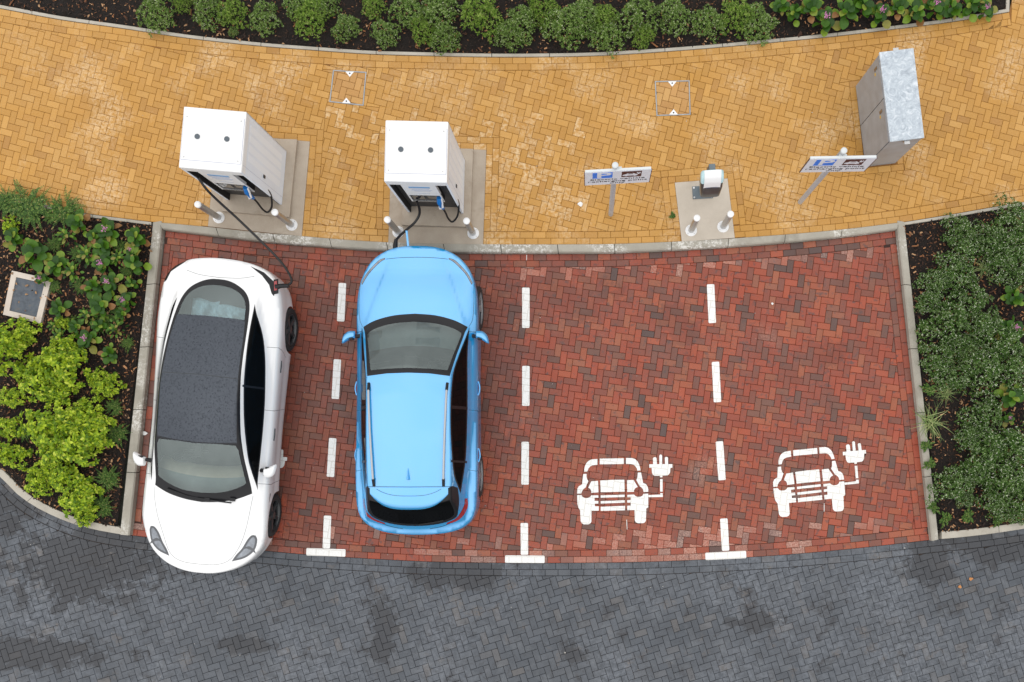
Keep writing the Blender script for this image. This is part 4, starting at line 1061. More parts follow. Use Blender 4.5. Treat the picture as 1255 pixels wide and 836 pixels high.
for i in range(9):
    t=i/8; x_=-1.14-.17*t; hgt=.055*t**.8; wd=.006+.022*t
    z_=S.h(x_,0)
    v+=[(x_,-wd,z_-.002),(x_,-wd*.35,z_+hgt*.8),(x_,0,z_+hgt),(x_,wd*.35,z_+hgt*.8),(x_,wd,z_-.002)]
an.add(v,[(i*5+j,i*5+j+1,(i+1)*5+j+1,(i+1)*5+j) for i in range(8) for j in range(4)]+[(40,41,42,43,44)],0,True); an.build('antenna_fin',P_BLUE,BC)
wb=MB(); wb.tube([(1.03,.62,1.05),(1.0,.2,1.085),(1.0,-.1,1.09)],.012,6); wb.tube([(1.04,0,1.07),(1.03,-.3,1.075),(.96,-.55,1.06)],.012,6); wb.build('wiper',BLKM,BC)
wr=MB(); wr.tube([(-1.985,-.05,1.06),(-1.955,-.25,1.075),(-1.92,-.42,1.09)],.012,6); wr.build('rear_wiper',BLKM,BC)
mp=MB(); mp.box(.28,.46,-.11,.10,1.38,1.44,bev=.02); mp.build('rear_view_mirror',BLK,BC)
# charge port in the nose, flap swung open
fp=MB(); M=Matrix.Translation((2.10,.145,.80))@Matrix.Rotation(R_(6),4,'Z')@Matrix.Rotation(R_(10),4,'X'); fp.box(0,.28,-.016,.016,-.07,.09,0,M,.008); fp.build('charge_flap',P_BLUE,BC)
fh=MB(); fh.tube([(2.03,.17,.86),(2.08,.24,.84),(2.16,.165,.82)],.012,6); fh.build('flap_hinge',BLK,BC)
# badge letters on tailgate
# ---------------------------------------------------------------- rapid chargers
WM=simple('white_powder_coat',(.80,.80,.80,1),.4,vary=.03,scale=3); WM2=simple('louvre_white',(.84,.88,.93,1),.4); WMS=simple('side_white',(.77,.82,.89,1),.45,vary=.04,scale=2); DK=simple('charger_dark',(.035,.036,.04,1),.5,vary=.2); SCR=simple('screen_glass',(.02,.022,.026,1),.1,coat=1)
CBL=simple('cable_black',(.012,.012,.013,1),.45); HB=simple('handle_blue',(.01,.16,.50,1),.35); HW=simple('handle_white',(.75,.76,.78,1),.35)
STK=simple('label_blue',(.12,.33,.62,1),.4); STG=simple('label_grey',(.42,.45,.55,1),.5)
STEEL=simple('brushed_steel',(.50,.50,.50,1),.3,.85,vary=.12,scale=6)
GALV=NT('galvanised_steel')
gvn=GALV.noise(7,6,.6,dist=2.5); gv2=GALV.noise(45,4,.6)
c_=GALV.ramp(gvn,[(.3,srgb(142,152,162)),(.42,srgb(170,180,190)),(.55,srgb(188,198,206)),(.68,srgb(214,220,226))]); c_=GALV.mix(GALV.mr(gv2,.35,.65,0,.35),c_,srgb(158,165,172)); GALV.col(c_)
GALV.b.inputs['Metallic'].default_value=.05; GALV.b.inputs['Roughness'].default_value=.42; GALV=GALV.m
def text(txt,size,mat,parent,M,name='lettering',align='CENTER',ext=.0008,sx=1,bold=0):
    cu=bpy.data.curves.new(name,'FONT'); cu.offset=bold; cu.body=txt; cu.size=size; cu.align_x=align; cu.align_y='CENTER'; cu.extrude=ext; cu.resolution_u=2
    o=bpy.data.objects.new(name,cu); COL.objects.link(o); dg=bpy.context.evaluated_depsgraph_get(); me=bpy.data.meshes.new_from_object(o.evaluated_get(dg)); bpy.data.objects.remove(o)
    n=bpy.data.objects.new(name,me); me.materials.clear(); me.materials.append(mat); me.transform(Matrix.Diagonal((sx,1,1,1))); me.transform(M); put(n,parent); return n
FRONT=Matrix.Rotation(math.pi/2,4,'X')           # text facing -Y
def charger(label,loc,rz):
    t=thing('rapid_charger',label,'car charger',loc,rz,'white rapid chargers on the footway')
    W,D,zb,zt=.87,.845,.185,1.915; x0,x1,y0,y1=-W/2,W/2,-D/2,D/2
    b=MB(); b.box(x0+.02,x1-.02,y0+.10,y1-.01,zb,zt-.03); b.build('core',DK,t)
    for sx in (-1,1):
        c=MB(); xa,xb=(x0,x0+.035) if sx<0 else (x1-.035,x1); c.box(xa,xb,y0,y1,zb-.005,zt-.01,0,bev=.010); p=c.build('side_panel',WMS,t)
        c=MB(); c.box(*sorted((sx*(W/2-.050),sx*(W/2-.0345))),y0+.006,y1-.02,zb,1.75); c.build('panel_lining',BLKM,p)
        l=MB(); xx=x0-.0015 if sx<0 else x1+.0015
        for k in range(4):
            ya=-.20+.135*k; l.box(min(xx,xx-sx*.003),max(xx,xx-sx*.003),ya,ya+.095,zb+.18,zt-.20)
        l.build('louvre',WM2,p)
        s=MB(); s.box(min(xx,xx-sx*.002),max(xx,xx-sx*.002),y0+.112,y0+.116,zb,zt-.03); s.build('panel_seam',STG,p)
        k_=MB(); k_.box(min(xx,xx+sx*.012),max(xx,xx+sx*.012),y0+.17,y0+.215,1.02,1.09,bev=.004); k_.build('lock',DK,p)
    c=MB(); c.box(x0,x1,y1-.03,y1,zb-.005,zt-.01,0,bev=.010); c.build('back_panel',WM,t)
    c=MB(); c.box(x0-.001,x1+.001,y0-.001,y1+.001,zt-.16,zt,0,bev=.022); tp=c.build('top_cap',WM,t)
    c=MB(); c.box(x0+.02,x1-.02,y0+.115,y1-.10,zt-.001,zt+.004,0,bev=.002); c.build('top_plate',WM,tp)
    c=MB()
    for q,e in (((x0+.02,y0+.108,x1-.02,y0+.115),0),((x0+.014,y0+.112,x0+.020,y1-.10),0),((x1-.020,y0+.112,x1-.014,y1-.10),0)): c.box(q[0],q[2],q[1],q[3],zt,zt+.0012)
    c.build('plate_seam',STG,tp)
    for x_,y_ in ((-.21,.02),(.20,.02)): m=MB(); m.cyl((x_,y_),.036,zt,zt+.016,24); m.build('vent_plug',simple('plug_slate',(.09,.11,.13,1),.6) if 'plug_slate' not in MATS else MATS['plug_slate'],tp)
    for x_ in (x0+.06,x1-.06):
        for y_ in (y0+.15,y1-.14): m=MB(); m.cyl((x_,y_),.010,zt+.004,zt+.009,10); m.build('screw',STEEL,tp)
    # front : top band, centre column, slots
    cx0,cx1=-.245,.245
    c=MB(); c.box(x0+.03,x1-.03,y0+.004,y0+.03,1.74,zt-.03,0); c.build('front_band',WM,t)
    c=MB(); c.box(cx0,cx1,y0+.004,y0+.05,1.20,1.745,0,bev=.004); fc=c.build('centre_panel',WM,t)
    for sx in (-1,1):
        c=MB(); xa=cx0 if sx<0 else cx1-.022; c.box(xa,xa+.022,y0+.003,y0+.02,.85,1.74,0,bev=.004); c.build('column_edge',WM,t); c=MB(); c.box(xa+.002,xa+.020,y0+.02,y0+.12,.85,1.74); c.build('column_side',BLKM,t)
    c=MB(); c.box(cx0+.02,cx1-.02,y0+.02,y0+.09,.86,1.20,0,bev=.004); sc=c.build('control_panel',DK,t)
    c=MB(); c.box(cx0+.05,-.02,y0+.012,y0+.021,.95,1.15,bev=.003); c.build('screen',SCR,sc)
    c=MB(); c.box(.03,cx1-.05,y0+.014,y0+.021,.98,1.14,bev=.003); c.box(.06,.14,y0+.010,y0+.015,1.10,1.125,bev=.001); c.build('card_reader',SCR,sc)
    c=MB(); c.box(cx0+.01,cx1-.01,y0+.004,y0+.10,.845,.862); c.build('panel_sill',STEEL,t)
    # label : heading line and rows of small print
    lb=MB(); lb.box(-.15,.15,y0+.001,y0+.004,1.60,1.65); lb.build('label_heading',STK,fc)
    lb=MB(); 
    for k,(a,b_) in enumerate(((-.16,.14),(-.12,.12),(-.14,.16),(-.1,.13))): lb.box(a,b_,y0+.001,y0+.004,1.56-k*.042,1.575-k*.042)
    lb.box(-.08,.10,y0+.001,y0+.004,1.31,1.32); lb.build('label_text',STG,fc)
    # holstered blue connector and its looped cable on the right
    hx,hy=.20,y0-.02
    h=MB(); h.tube([(hx,hy+.02,1.12),(hx-.005,hy-.03,1.02),(hx+.0,hy-.05,.90),(hx+.01,hy-.055,.80)],[.036,.042,.034,.026],12); ho=h.build('connector_handle',HB,t)
    h=MB(); h.tube([(hx+.035,hy+.01,1.12),(hx+.032,hy-.045,1.0),(hx+.025,hy-.075,.92)],.016,8); h.tube([(hx-.03,hy-.05,.88),(hx-.005,hy-.09,.88)],.02,8); h.build('connector_grip',HW,ho)
    c=MB(); pts=catmull([(hx+.01,hy-.055,.80),(hx+.03,hy-.09,.66),(hx+.05,hy-.14,.50),(hx+.10,hy-.16,.40),(hx+.19,hy-.08,.50),(hx+.23,hy+.06,.75),(hx+.17,hy+.10,1.15),(hx+.13,hy+.10,1.5)],6)
    c.tube(pts,.015,10); c.build('charging_cable',CBL,t)
    c=MB(); c.tube([(x0+.08,y0+.09,1.7),(x0+.12,y0+.06,1.3),(x0+.17,y0+.09,.8)],.014,8); c.build('spare_cable',CBL,t)
    return t
C1=(-5.202,4.268);C2=(-2.393,4.104)
def plinth(px,z1):
    q=fromcorners(px,z1); return q
MB().poly(plinth([(280,168),(363.9,171.4-.5),(354.5,266.0),(271.5,258.6)],.18),ZY,.18).build('charger_plinth',M_PAD,kind='structure')
MB().poly(plinth([(497,180),(579.8,182.5),(576.5,278.0),(492.4,275.8)],.18),ZY,.18).build('charger_plinth',M_PAD,kind='structure')
charger('white rapid charger whose black cable runs to the white car',(C1[0],C1[1],0),R_(-4.9))
charger('white rapid charger standing in front of the blue car\'s nose',(C2[0],C2[1],0),R_(-1.4))
# cables plugged into the cars
def P3(u,v,z): x,y=g(u,v,z); return (x,y,z)
cb=thing('charging_cable','long black cable from the left charger to the rear of the white car','cable',(0,0,0))
pts=catmull([P3(243,218,1.62),P3(253,232,1.48),P3(268,247,1.22),P3(290,267,.95),P3(315,291,.78),P3(338,314,.74),P3(351,330,.80),P3(357.5,344,.90),P3(352,350.5,.96)],8)
m=MB(); m.tube(pts,.018,10); m.build('cable_hose',CBL,cb)
m=MB(); m.tube([P3(354,350.2,.96),P3(344,350.5,.955),P3(338,352,.95)],[.030,.034,.042],12); m.build('plug_handle',BLK,cb)
cb=thing('charging_cable','short black cable from the second charger down to the blue car\'s nose','cable',(0,0,0))
pts=catmull([P3(511,247,.9),P3(514,256,.75),P3(513.5,264,.66),P3(508,273,.62),P3(499,281,.66),P3(491,288,.72),P3(486.5,293,.76)],8)
m=MB(); m.tube(pts,.020,10); m.build('cable_hose',CBL,cb)
m=MB(); m.tube([P3(485.5,293,.77),P3(484.5,300,.77),P3(484.5,309,.77)],[.026,.036,.040],12); m.tube([P3(475,308.5,.62),P3(483,309,.66)],.03,8); m.build('plug_handle',BLK,cb)
# ---------------------------------------------------------------- bollards
def bollard():
    t=thing('bollard','x','bollard',(0,0,0),0,'steel bollards guarding the chargers')
    m=MB(); m.lathe((0,0),[(.092,0),(.092,.006),(.088,.012),(.056,.016),(.053,.022)],32); m.build('base_flange',WM,t)
    m=MB(); m.cyl((0,0),.048,.016,.80,32); m.build('post',STEEL,t)
    m=MB(); m.lathe((0,0),[(.050,.78),(.0505,.808),(.047,.816),(.002,.818)],32); m.build('cap',WM,t)
    for k in range(4):
        a=R_(45+90*k); m=MB(); m.cyl((.073*math.cos(a),.073*math.sin(a)),.007,.008,.020,8); m.build('bolt',STEEL,t)
    return t
bl=None
for (u,v,lab) in ((268.4,266.8,'steel bollard with white cap, left one of the pair before the left rapid charger'),(357.7,275.9,'steel bollard with white cap, right one of the pair before the left rapid charger'),
                  (488.2,284.5,'steel bollard with white cap behind the cable plugged into the blue car'),(580,286,'steel bollard with white cap near the right corner of the second charger\'s pad'),
                  (847,282.6,'steel bollard with white cap, left one below the small grey charging post'),(886.1,278,'steel bollard with white cap, right one below the small grey charging post')):
    if bl is None: bl=bollard(); o=bl
    else: o=copy_tree(bl)
    x,y=g(u,v,ZY); o.location=(x,y,ZY+.006); o['label']=lab
# ---------------------------------------------------------------- signs
SGW=simple('sign_white',(.80,.85,.93,1),.35,vary=.02); SGB=simple('sign_blue',(.003,.22,.90,1),.35); SGR=simple('sign_maroon',(.06,.018,.02,1),.4); SGK=simple('sign_black',(.02,.02,.022,1),.5); POSTM=simple('post_galvanised',(.46,.48,.51,1),.5,.1,vary=.12,scale=20)
def sign(label,pc,rz,post):
    t=thing('parking_sign',label,'sign',(post[0],post[1],ZY),0,'electric vehicle parking signs')
    m=MB(); m.cyl((0,0),.038,0,2.56,24); m.build('post',POSTM,t)
    m=MB(); m.lathe((0,0),[(.0385,2.54),(.043,2.545),(.043,2.575),(.038,2.585),(.002,2.586)],24); m.build('post_cap',simple('cap_grey',(.62,.65,.66,1),.4) if 'cap_grey' not in MATS else MATS['cap_grey'],t)
    L=Matrix.Translation((pc[0]-post[0],pc[1]-post[1],0))@Matrix.Rotation(rz,4,'Z')
    W,zb,zt=.885,1.905,2.50
    m=MB(); m.box(-W/2,W/2,-.002,.002,zb,zt,0,L,bev=.0015); pl=m.build('sign_plate',SGW,t)
    for e_ in (-1,1): m=MB(); m.box(e_*W/2-.004,e_*W/2+.004,-.0045,.012,zb-.004,zt,0,L); m.build('plate_edge',SGR,pl)
    m=MB(); m.box(-W/2+.01,W/2-.01,.004,.035,zt-.03,zt+.003,0,L,bev=.002); m.box(-W/2+.03,W/2-.03,.004,.03,zb+.1,zb+.14,0,L); m.box(-.05,.05,.0,.06,zt-.05,zt-.01,0,L); m.box(-.05,.05,.0,.06,zb+.09,zb+.13,0,L); m.build('back_rail',MATS['cap_grey'],t)
    def P(x,z,d=-.0035): return L@Matrix.Translation((x,d,z))@FRONT
    m=MB(); m.box(-.335,-.07,-.0035,-.002,2.215,2.465,0,L); m.build('parking_panel',SGB,pl)
    text('P',.32,SGW,pl,P(-.19,2.34,-.0045),'letter_p',sx=1.3,bold=.006)
    m=MB(); m.box(.05,.315,-.0035,-.002,2.215,2.465,0,L); bp=m.build('charging_panel',SGR,pl)
    # white car and plug pictogram
    car=[(-.095,-.035),(-.095,-.005),(-.085,.02),(-.06,.03),(-.045,.062),(-.03,.07),(.03,.07),(.045,.062),(.06,.03),(.08,.02),(.085,-.005),(.085,-.035),(.065,-.035),(.063,-.055),(.04,-.055),(.038,-.035),(-.038,-.035),(-.04,-.055),(-.063,-.055),(-.065,-.035)]
    m=MB(); m.poly([(x*1.1+.17,z+2.31) for x,z in car],0,None,0,L@Matrix.Translation((0,-.0042,0))@FRONT); 
    m.poly([(x+.275,z+2.39) for x,z in [(-.03,0),(-.025,-.03),(-.008,-.04),(-.008,-.06),(.008,-.06),(.008,-.04),(.025,-.03),(.03,0),(.02,0),(.02,.03),(.01,.03),(.01,0),(-.01,0),(-.01,.03),(-.02,.03),(-.02,0)]],0,None,0,L@Matrix.Translation((0,-.0042,0))@FRONT)
    m.build('car_pictogram',SGW,bp)
    m=MB(); m.poly([(x*.75+.17,z+2.34) for x,z in [(-.05,.0),(-.035,.028),(.035,.028),(.05,.0)]],0,None,0,L@Matrix.Translation((0,-.0047,0))@FRONT); m.build('pictogram_window',SGR,bp)
    for s_,z in (('Electric vehicle',2.15),('recharging point',2.06),('only',1.97)): text(s_,.086,SGK,pl,P(0,z),'lettering',sx=1.42,bold=.0004)
    return t
x,y=g(748.6,262.5,ZY); sign('white parking sign on a grey post, between the blue car and the small charging post',(.374,3.632),R_(3.1),(x,y))
x,y=g(980.6,247.7,ZY); sign('white parking sign beside the galvanised steel cabinet',(3.318,3.795),R_(1.0),(x,y))
# ---------------------------------------------------------------- galvanised cabinet
cab=thing('steel_cabinet','tall galvanised steel feeder cabinet beside the right parking sign','cabinet',((4.171+4.655+4.809+4.325)/4,(5.697+5.771+4.472+4.417)/4,ZY),R_(6.9))
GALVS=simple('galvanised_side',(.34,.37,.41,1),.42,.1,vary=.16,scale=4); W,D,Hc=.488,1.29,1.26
m=MB(); m.box(-W/2+.008,W/2-.008,-D/2+.008,D/2-.008,0,Hc-.03,0,bev=.004); m.build('body',GALVS,cab)
m=MB(); m.box(-W/2-.004,W/2+.004,-D/2-.004,D/2+.004,Hc-.035,Hc,0,bev=.004); m.build('lid',GALV,cab)
for ya,yb_ in ((-D/2+.02,-.004),(.004,D/2-.02)):
    m=MB(); m.box(-W/2-.004,-W/2+.008,ya,yb_,.05,Hc-.06,0,bev=.003); dr=m.build('door',GALVS,cab)
    yc=yb_-.09 if ya<0 else yb_-.09
    m=MB(); m.box(-W/2-.014,-W/2-.004,(ya+yb_)/2+.16,(ya+yb_)/2+.20,.98,1.10,0,bev=.003); m.build('door_lock',simple('lock_brown',(.22,.15,.09,1),.5) if 'lock_brown' not in MATS else MATS['lock_brown'],dr)
    m=MB(); m.box(-W/2-.006,-W/2-.004,(ya+yb_)/2+.10,(ya+yb_)/2+.14,.96,1.0); m.build('warning_label',simple('warn_yellow',(.75,.48,.02,1),.5) if 'warn_yellow' not in MATS else MATS['warn_yellow'],dr)
m=MB(); m.box(-W/2-.0055,-W/2-.003,-D/2+.008,-D/2+.012,0,Hc-.04); m.box(-W/2-.0055,-W/2-.003,-.003,.003,.05,Hc-.06); m.build('door_gap',BLKM,cab)
for sy in (-1,1):
    m=MB(); ya,yb_=sorted((sy*(D/2+.003),sy*(D/2+.055))); m.box(-.03,.05,ya,yb_,Hc-.05,Hc-.042,0,bev=.002); m.box(-.03,.05,*sorted((sy*(D/2+.001),sy*(D/2+.008))),Hc-.11,Hc-.04,0); m.build('lifting_lug',STEEL,cab)
# ---------------------------------------------------------------- small charging post
GRY=simple('slate_steel',(.13,.16,.18,1),.5,.3,vary=.1); CYN=simple('sky_sheen_cover',(.48,.68,.72,1),.25,coat=.6); BRS=simple('head_grey',(.07,.068,.066,1),.3,.2,coat=.3)  # cover's pale cyan paints in the sky mirrored by wet plastic
px_,py_=g(861,236,ZY)
sp=thing('charging_post','small grey charging post with a white notice taped on, on the narrow pale pad','charging post',(px_,py_,ZY+.006),R_(3.2))
m=MB(); m.box(-.16,.16,-.10,.10,0,.012,0,bev=.004); bp=m.build('base_plate',GRY,sp)
for sx in (-1,1):
    for sy in (-1,1): m=MB(); m.cyl((sx*.135,sy*.075),.016,.010,.022,12); m.build('bolt',STEEL,bp)
m=MB(); m.box(-.045,.045,-.0,.09,.012,1.20,0,bev=.006); m.build('post',GRY,sp)
# head : rounded tapering casing, front sloping
hd=MB();n=20;v=[];rings=[]
def rring(w,y0_,y1_,z,k=.35):
    o=[]
    for i in range(n):
        a=2*math.pi*i/n; c,s_=math.cos(a),math.sin(a)
        o.append((w/2*math.copysign(abs(c)**k,c),(y0_+y1_)/2+(y1_-y0_)/2*math.copysign(abs(s_)**k,s_),z))
    return o
spec=[(.18,-.16,-.01,.60),(.24,-.25,-.01,.66),(.30,-.29,-.005,.80),(.325,-.235,0,1.00),(.33,-.155,0,1.12),(.31,-.10,0,1.19),(.22,-.05,-.01,1.215)]
for s_ in spec: v+=rring(*s_)
hd.add(v,[(r*n+i,r*n+(i+1)%n,(r+1)*n+(i+1)%n,(r+1)*n+i) for r in range(len(spec)-1) for i in range(n)],0,True); hd.add(v[-n:],[tuple(range(n))]); hd.add(v[:n],[tuple(range(n-1,-1,-1))])
hh=hd.build('head_casing',BRS,sp)
cv=MB();v=[]
for s_ in [(.340,-.175,.002,1.10),(.342,-.16,.002,1.125),(.325,-.105,.004,1.2),(.23,-.05,-.005,1.226)]: v+=rring(*s_)
cv.add(v,[(r*n+i,r*n+(i+1)%n,(r+1)*n+(i+1)%n,(r+1)*n+i) for r in range(3) for i in range(n)],0,True); cv.add(v[-n:],[tuple(range(n))]); cv.build('top_cover',CYN,hh)
# notice sheet following the sloping front
nt_=thing('paper_notice','white paper notice taped over the top of the small charging post','notice',(px_,py_,ZY+.006),R_(3.2))
prof=[(-.012,1.236),(-.06,1.226),(-.115,1.192),(-.165,1.13),(-.20,1.04),(-.222,.98)]
def sheet(x0_,x1_,i0,i1,off,pr=prof):
    q=MB(); pts=resample([(a,b) for a,b in pr],.02)+[pr[-1]]; k0=int(len(pts)*i0);k1=max(k0+2,int(len(pts)*i1)); pts=pts[k0:k1]; v=[]
    for y_,z_ in pts: v+=[(x0_,y_-off,z_+off+.006),(x1_,y_-off,z_+off+.006)]
    return q.add(v,[(2*i,2*i+2,2*i+3,2*i+1) for i in range(len(pts)-1)],0,True)
sheet(-.122,.122,0,1,.004,prof).build('sheet',simple('paper_white',(.80,.80,.81,1),.35,coat=.3),nt_)
sheet(-.085,.085,.04,.17,.002,prof).build('printed_heading',simple('pale_blue_ink',(.45,.65,.80,1),.5),nt_)
nl=MB()
for a,b in ((-.085,-.01),(.01,.085)):
    for y_,z_ in ((-.205,1.025),): nl.box(a,b,y_-.012,y_-.008,z_-.02,z_+.02)
nl.build('printed_line',simple('dark_ink',(.06,.06,.12,1),.5),nt_)
# ---------------------------------------------------------------- inset covers in the footway
def cover(px,label,rot,seed):
    q=fromcorners(px,ZY); cx=sum(p[0] for p in q)/4; cy=sum(p[1] for p in q)/4
    t=thing('inspection_cover',label,'cover',(cx,cy,ZY),0,'block-filled inspection covers')
    loc=[(p[0]-cx,p[1]-cy) for p in q]
    m=MB(); inn=grow(loc,-.016)
    for i in range(4):
        j=(i+1)%4; m.poly(ccw([loc[i],loc[j],inn[j],inn[i]]),-.02,.002)
    inn2=grow(loc,-.022);inn3=grow(loc,-.030)
    m.build('steel_frame',simple('frame_steel',(.34,.35,.36,1),.45,.6,vary=.2) if 'frame_steel' not in MATS else MATS['frame_steel'],t)
    b=Bricks(); b.herring(inn,rot,False,(seed*.037,seed*.021),0,0); b.mb.build('block_infill',M_YCV,t)
    MB().poly(inn,-.012).build('infill_bed',M_YJ,t)
    for s_ in (1,-1):
        ex=[p for p in loc if p[1]*s_>0]; mx_,my_=(ex[0][0]+ex[1][0])/2,(ex[0][1]+ex[1][1])/2
        k=MB(); k.poly(ccw([(mx_-.068,my_-s_*.012),(mx_+.068,my_-s_*.012),(mx_,my_-s_*.095)]),-.005,.0045); ko=k.build('lifting_corner',WM,t)
        k=MB(); k.cyl((mx_,my_-s_*.04),.012,.0045,.0058,12); k.build('key_hole',BLKM,ko)
    return t
M_YCV=brick_mat('yellow_block_dull',[(0,srgb(176,130,72)),(.5,srgb(186,140,80)),(1,srgb(194,150,88))],'LINEAR',None,[((2,20),.5,.7,.3,srgb(150,110,66))],None,.6,.12)
cover([(408.2,85.7),(449.2,88.2),(445.5,129.6),(403.6,125)],'square steel-framed inspection cover in yellow blocks, above the gap between the chargers',R_(75),3)
cover([(802.5,99.4),(845.2,98.5),(846.4,140.7),(804.6,142.2)],'square steel-framed inspection cover in yellow blocks, above the small grey charging post',R_(-14),8)
# concrete pit cover in the left bed
q=[g(u,v,.13) for u,v in ((15,331.8),(63,342.4),(50,396.8),(4,385.8))]; q=ccw(q); cx=sum(p[0] for p in q)/4; cy=sum(p[1] for p in q)/4
pc=thing('pit_cover','square concrete access pit with a slate grey lid in the left planting bed','pit cover',(cx,cy,.02))
loc=[(p[0]-cx,p[1]-cy) for p in q]; 
m=MB(); inn=grow(loc,-.085)
for i in range(4):
    j=(i+1)%4; m.poly(ccw([loc[i],loc[j],inn[j],inn[i]]),0,.12)
m.build('concrete_frame',concrete('pit_concrete',srgb(196,184,172),srgb(212,202,190),srgb(160,146,132)),pc)
m=MB(); m.poly(grow(inn,-.004),.05,.108); LD=NT('pit_lid'); ln=LD.noise(9,6,.75); LD.col(LD.ramp(ln,[(.35,srgb(62,68,76)),(.55,srgb(82,90,99)),(.68,srgb(96,92,88)),(.76,srgb(140,120,100))])); LD.b.inputs['Roughness'].default_value=.6
lw_=LD.node('ShaderNodeTexWave'); lw_.inputs['Scale'].default_value=22; LD.link(LD.tc.outputs['Object'],lw_.inputs['Vector']); LD.bump(lw_.outputs['Fac'],.35,.004); m.build('lid',LD.m,pc)
# ---------------------------------------------------------------- litter
def scrap(px,z,sz,label,mat,cat='litter',seed=0,name='litter_scrap'):
    rnd=random.Random(seed); x,y=g(px[0],px[1],z); mb=MB(); n=9
    v=[(0,0,.012)]+[(sz*rnd.uniform(.5,1)*math.cos(6.283*i/n)*1.3,sz*rnd.uniform(.4,1)*math.sin(6.283*i/n),.006+rnd.uniform(0,.02)) for i in range(n)]
    mb.add(v,[(0,1+i,1+(i+1)%n) for i in range(n)]); o=mb.build(name,mat); o.location=(x,y,z); tag(o,label,cat); return o
PAP=simple('litter_white',(.75,.75,.74,1),.6); LEAFO=simple('fallen_leaf',(.50,.22,.07,1),.7,vary=.2)
scrap((711.5,250.5),ZY,.045,'small white scrap of paper left of the first sign post',PAP,seed=1)
scrap((176.5,531),.003,.05,'crumpled white scrap on the strip left of the white car',PAP,seed=2)
scrap((946.5,372.5),.003,.022,'tiny white curled scrap on the red blocks of the right bay',PAP,seed=3)
scrap((1176,719),.003,.032,'orange fallen leaf on the dark road, the left one of two',LEAFO,'leaf',4,'fallen_leaf')
scrap((1189.5,709.5),.003,.032,'orange fallen leaf on the dark road, the right one of two',LEAFO,'leaf',5,'fallen_leaf')
# ---------------------------------------------------------------- planting
def leafmat(name,stops,rough=.5,spec=.4,sub=.0):
    t=NT(name); c=t.ramp(t.rnd(),stops); n=t.noise(18,3,.6)
    cc=t.node('ShaderNodeCombineXYZ'); f=t.mr(n,.3,.7,.82,1.18); [t.link(f,cc.inputs[i]) for i in range(3)]
    t.col(t.mix(1.0,c,cc.outputs[0],'MULTIPLY')); t.b.inputs['Roughness'].default_value=rough; t.b.inputs['Specular IOR Level'].default_value=spec
    tl=t.node('ShaderNodeBsdfTranslucent'); t.link(c,tl.inputs[0]); ms=t.node('ShaderNodeMixShader'); ms.inputs[0].default_value=.25
    out=[x for x in t.n if x.type=='OUTPUT_MATERIAL'][0]; t.link(t.b.outputs[0],ms.inputs[1]); t.link(tl.outputs[0],ms.inputs[2]); t.link(ms.outputs[0],out.inputs[0])
    return t.m
L_HEBE=leafmat('hebe_leaf',[(0,srgb(64,94,34)),(.35,srgb(98,130,52)),(.7,srgb(130,158,78)),(.90,srgb(164,184,118)),(1,srgb(206,212,180))],.6,.25)
L_HEBY=leafmat('hebe_leaf_fresh',[(0,srgb(70,104,34)),(.4,srgb(108,142,50)),(.75,srgb(142,170,70)),(1,srgb(178,192,118))],.6,.25)
L_DARK=leafmat('silver_green_leaf_glints',[(0,srgb(36,66,20)),(.3,srgb(66,102,38)),(.62,srgb(98,132,60)),(.84,srgb(140,164,104)),(.93,srgb(196,208,172)),(1,srgb(238,240,226))],.65,.2)  # near-white end stops paint wet highlights into random leaves
L_LIME=leafmat('lime_leaf',[(0,srgb(74,110,16)),(.3,srgb(120,152,24)),(.65,srgb(158,184,34)),(.9,srgb(190,208,56)),(1,srgb(208,216,92))],.45)
L_BERG=leafmat('broad_leaf',[(0,srgb(28,58,14)),(.35,srgb(52,92,22)),(.65,srgb(86,128,34)),(.80,srgb(130,158,52)),(.88,srgb(146,134,70)),(.93,srgb(140,78,58)),(1,srgb(110,46,44))],.4,.35)
L_FERN=leafmat('feathery_leaf',[(0,srgb(48,80,30)),(.5,srgb(76,112,44)),(.85,srgb(112,142,62)),(1,srgb(150,150,90))])
L_GRASS=leafmat('grass_blade',[(0,srgb(84,112,56)),(.6,srgb(128,150,86)),(1,srgb(186,192,132))])
STEMM=simple('woody_stem',(.05,.035,.02,1),.8)
PINK=simple('pink_flower',(.55,.20,.42,1),.6,vary=.25); YFL=simple('yellow_flower',(.80,.55,.02,1),.6); WFL=simple('white_flower',(.75,.75,.68,1),.6)
def leafquad(mb,M,l,w,fold=.25,n=1,mi=0,round_=False,cup=0):
    """a leaf along +X, width along Y, folded on its midrib"""
    if round_:
        prof=[(0,.04),(.12,.16),(.3,.42),(.55,.5),(.78,.42),(.93,.22),(1,0)]
        v=[];k=len(prof)
        for t,h in prof: v.append((t*l,0,cup*math.sin(t*3.1)*l-.10*l*t*t))
        for sg in (1,-1):
            for t,h in prof: v.append((t*l,sg*h*w,cup*math.sin(t*3.1)*l+fold*h*w-.10*l*t*t+.03*w*math.sin(9*t+sg)))
        f=[(i,i+1,k+i+1,k+i) for i in range(k-1)]+[(i+1,i,2*k+i,2*k+i+1) for i in range(k-1)]
        mb.add(v,[tuple(reversed(q)) for q in f],mi,True,M)
    else:
        v=[(0,0,0),(l*.32,w*.44,fold*w),(l*.72,w*.40,fold*w-.03*l),(l,0,-l*.14),(l*.72,-w*.40,fold*w-.03*l),(l*.32,-w*.44,fold*w),(l*.5,0,0)]
        mb.add(v,[(0,6,2,1),(6,3,2),(0,5,4,6),(6,4,3)],mi,False,M)
def dirM(p,az,el,roll=0): return Matrix.Translation(p)@Matrix.Rotation(az,4,'Z')@Matrix.Rotation(-el,4,'Y')@Matrix.Rotation(roll,4,'X')
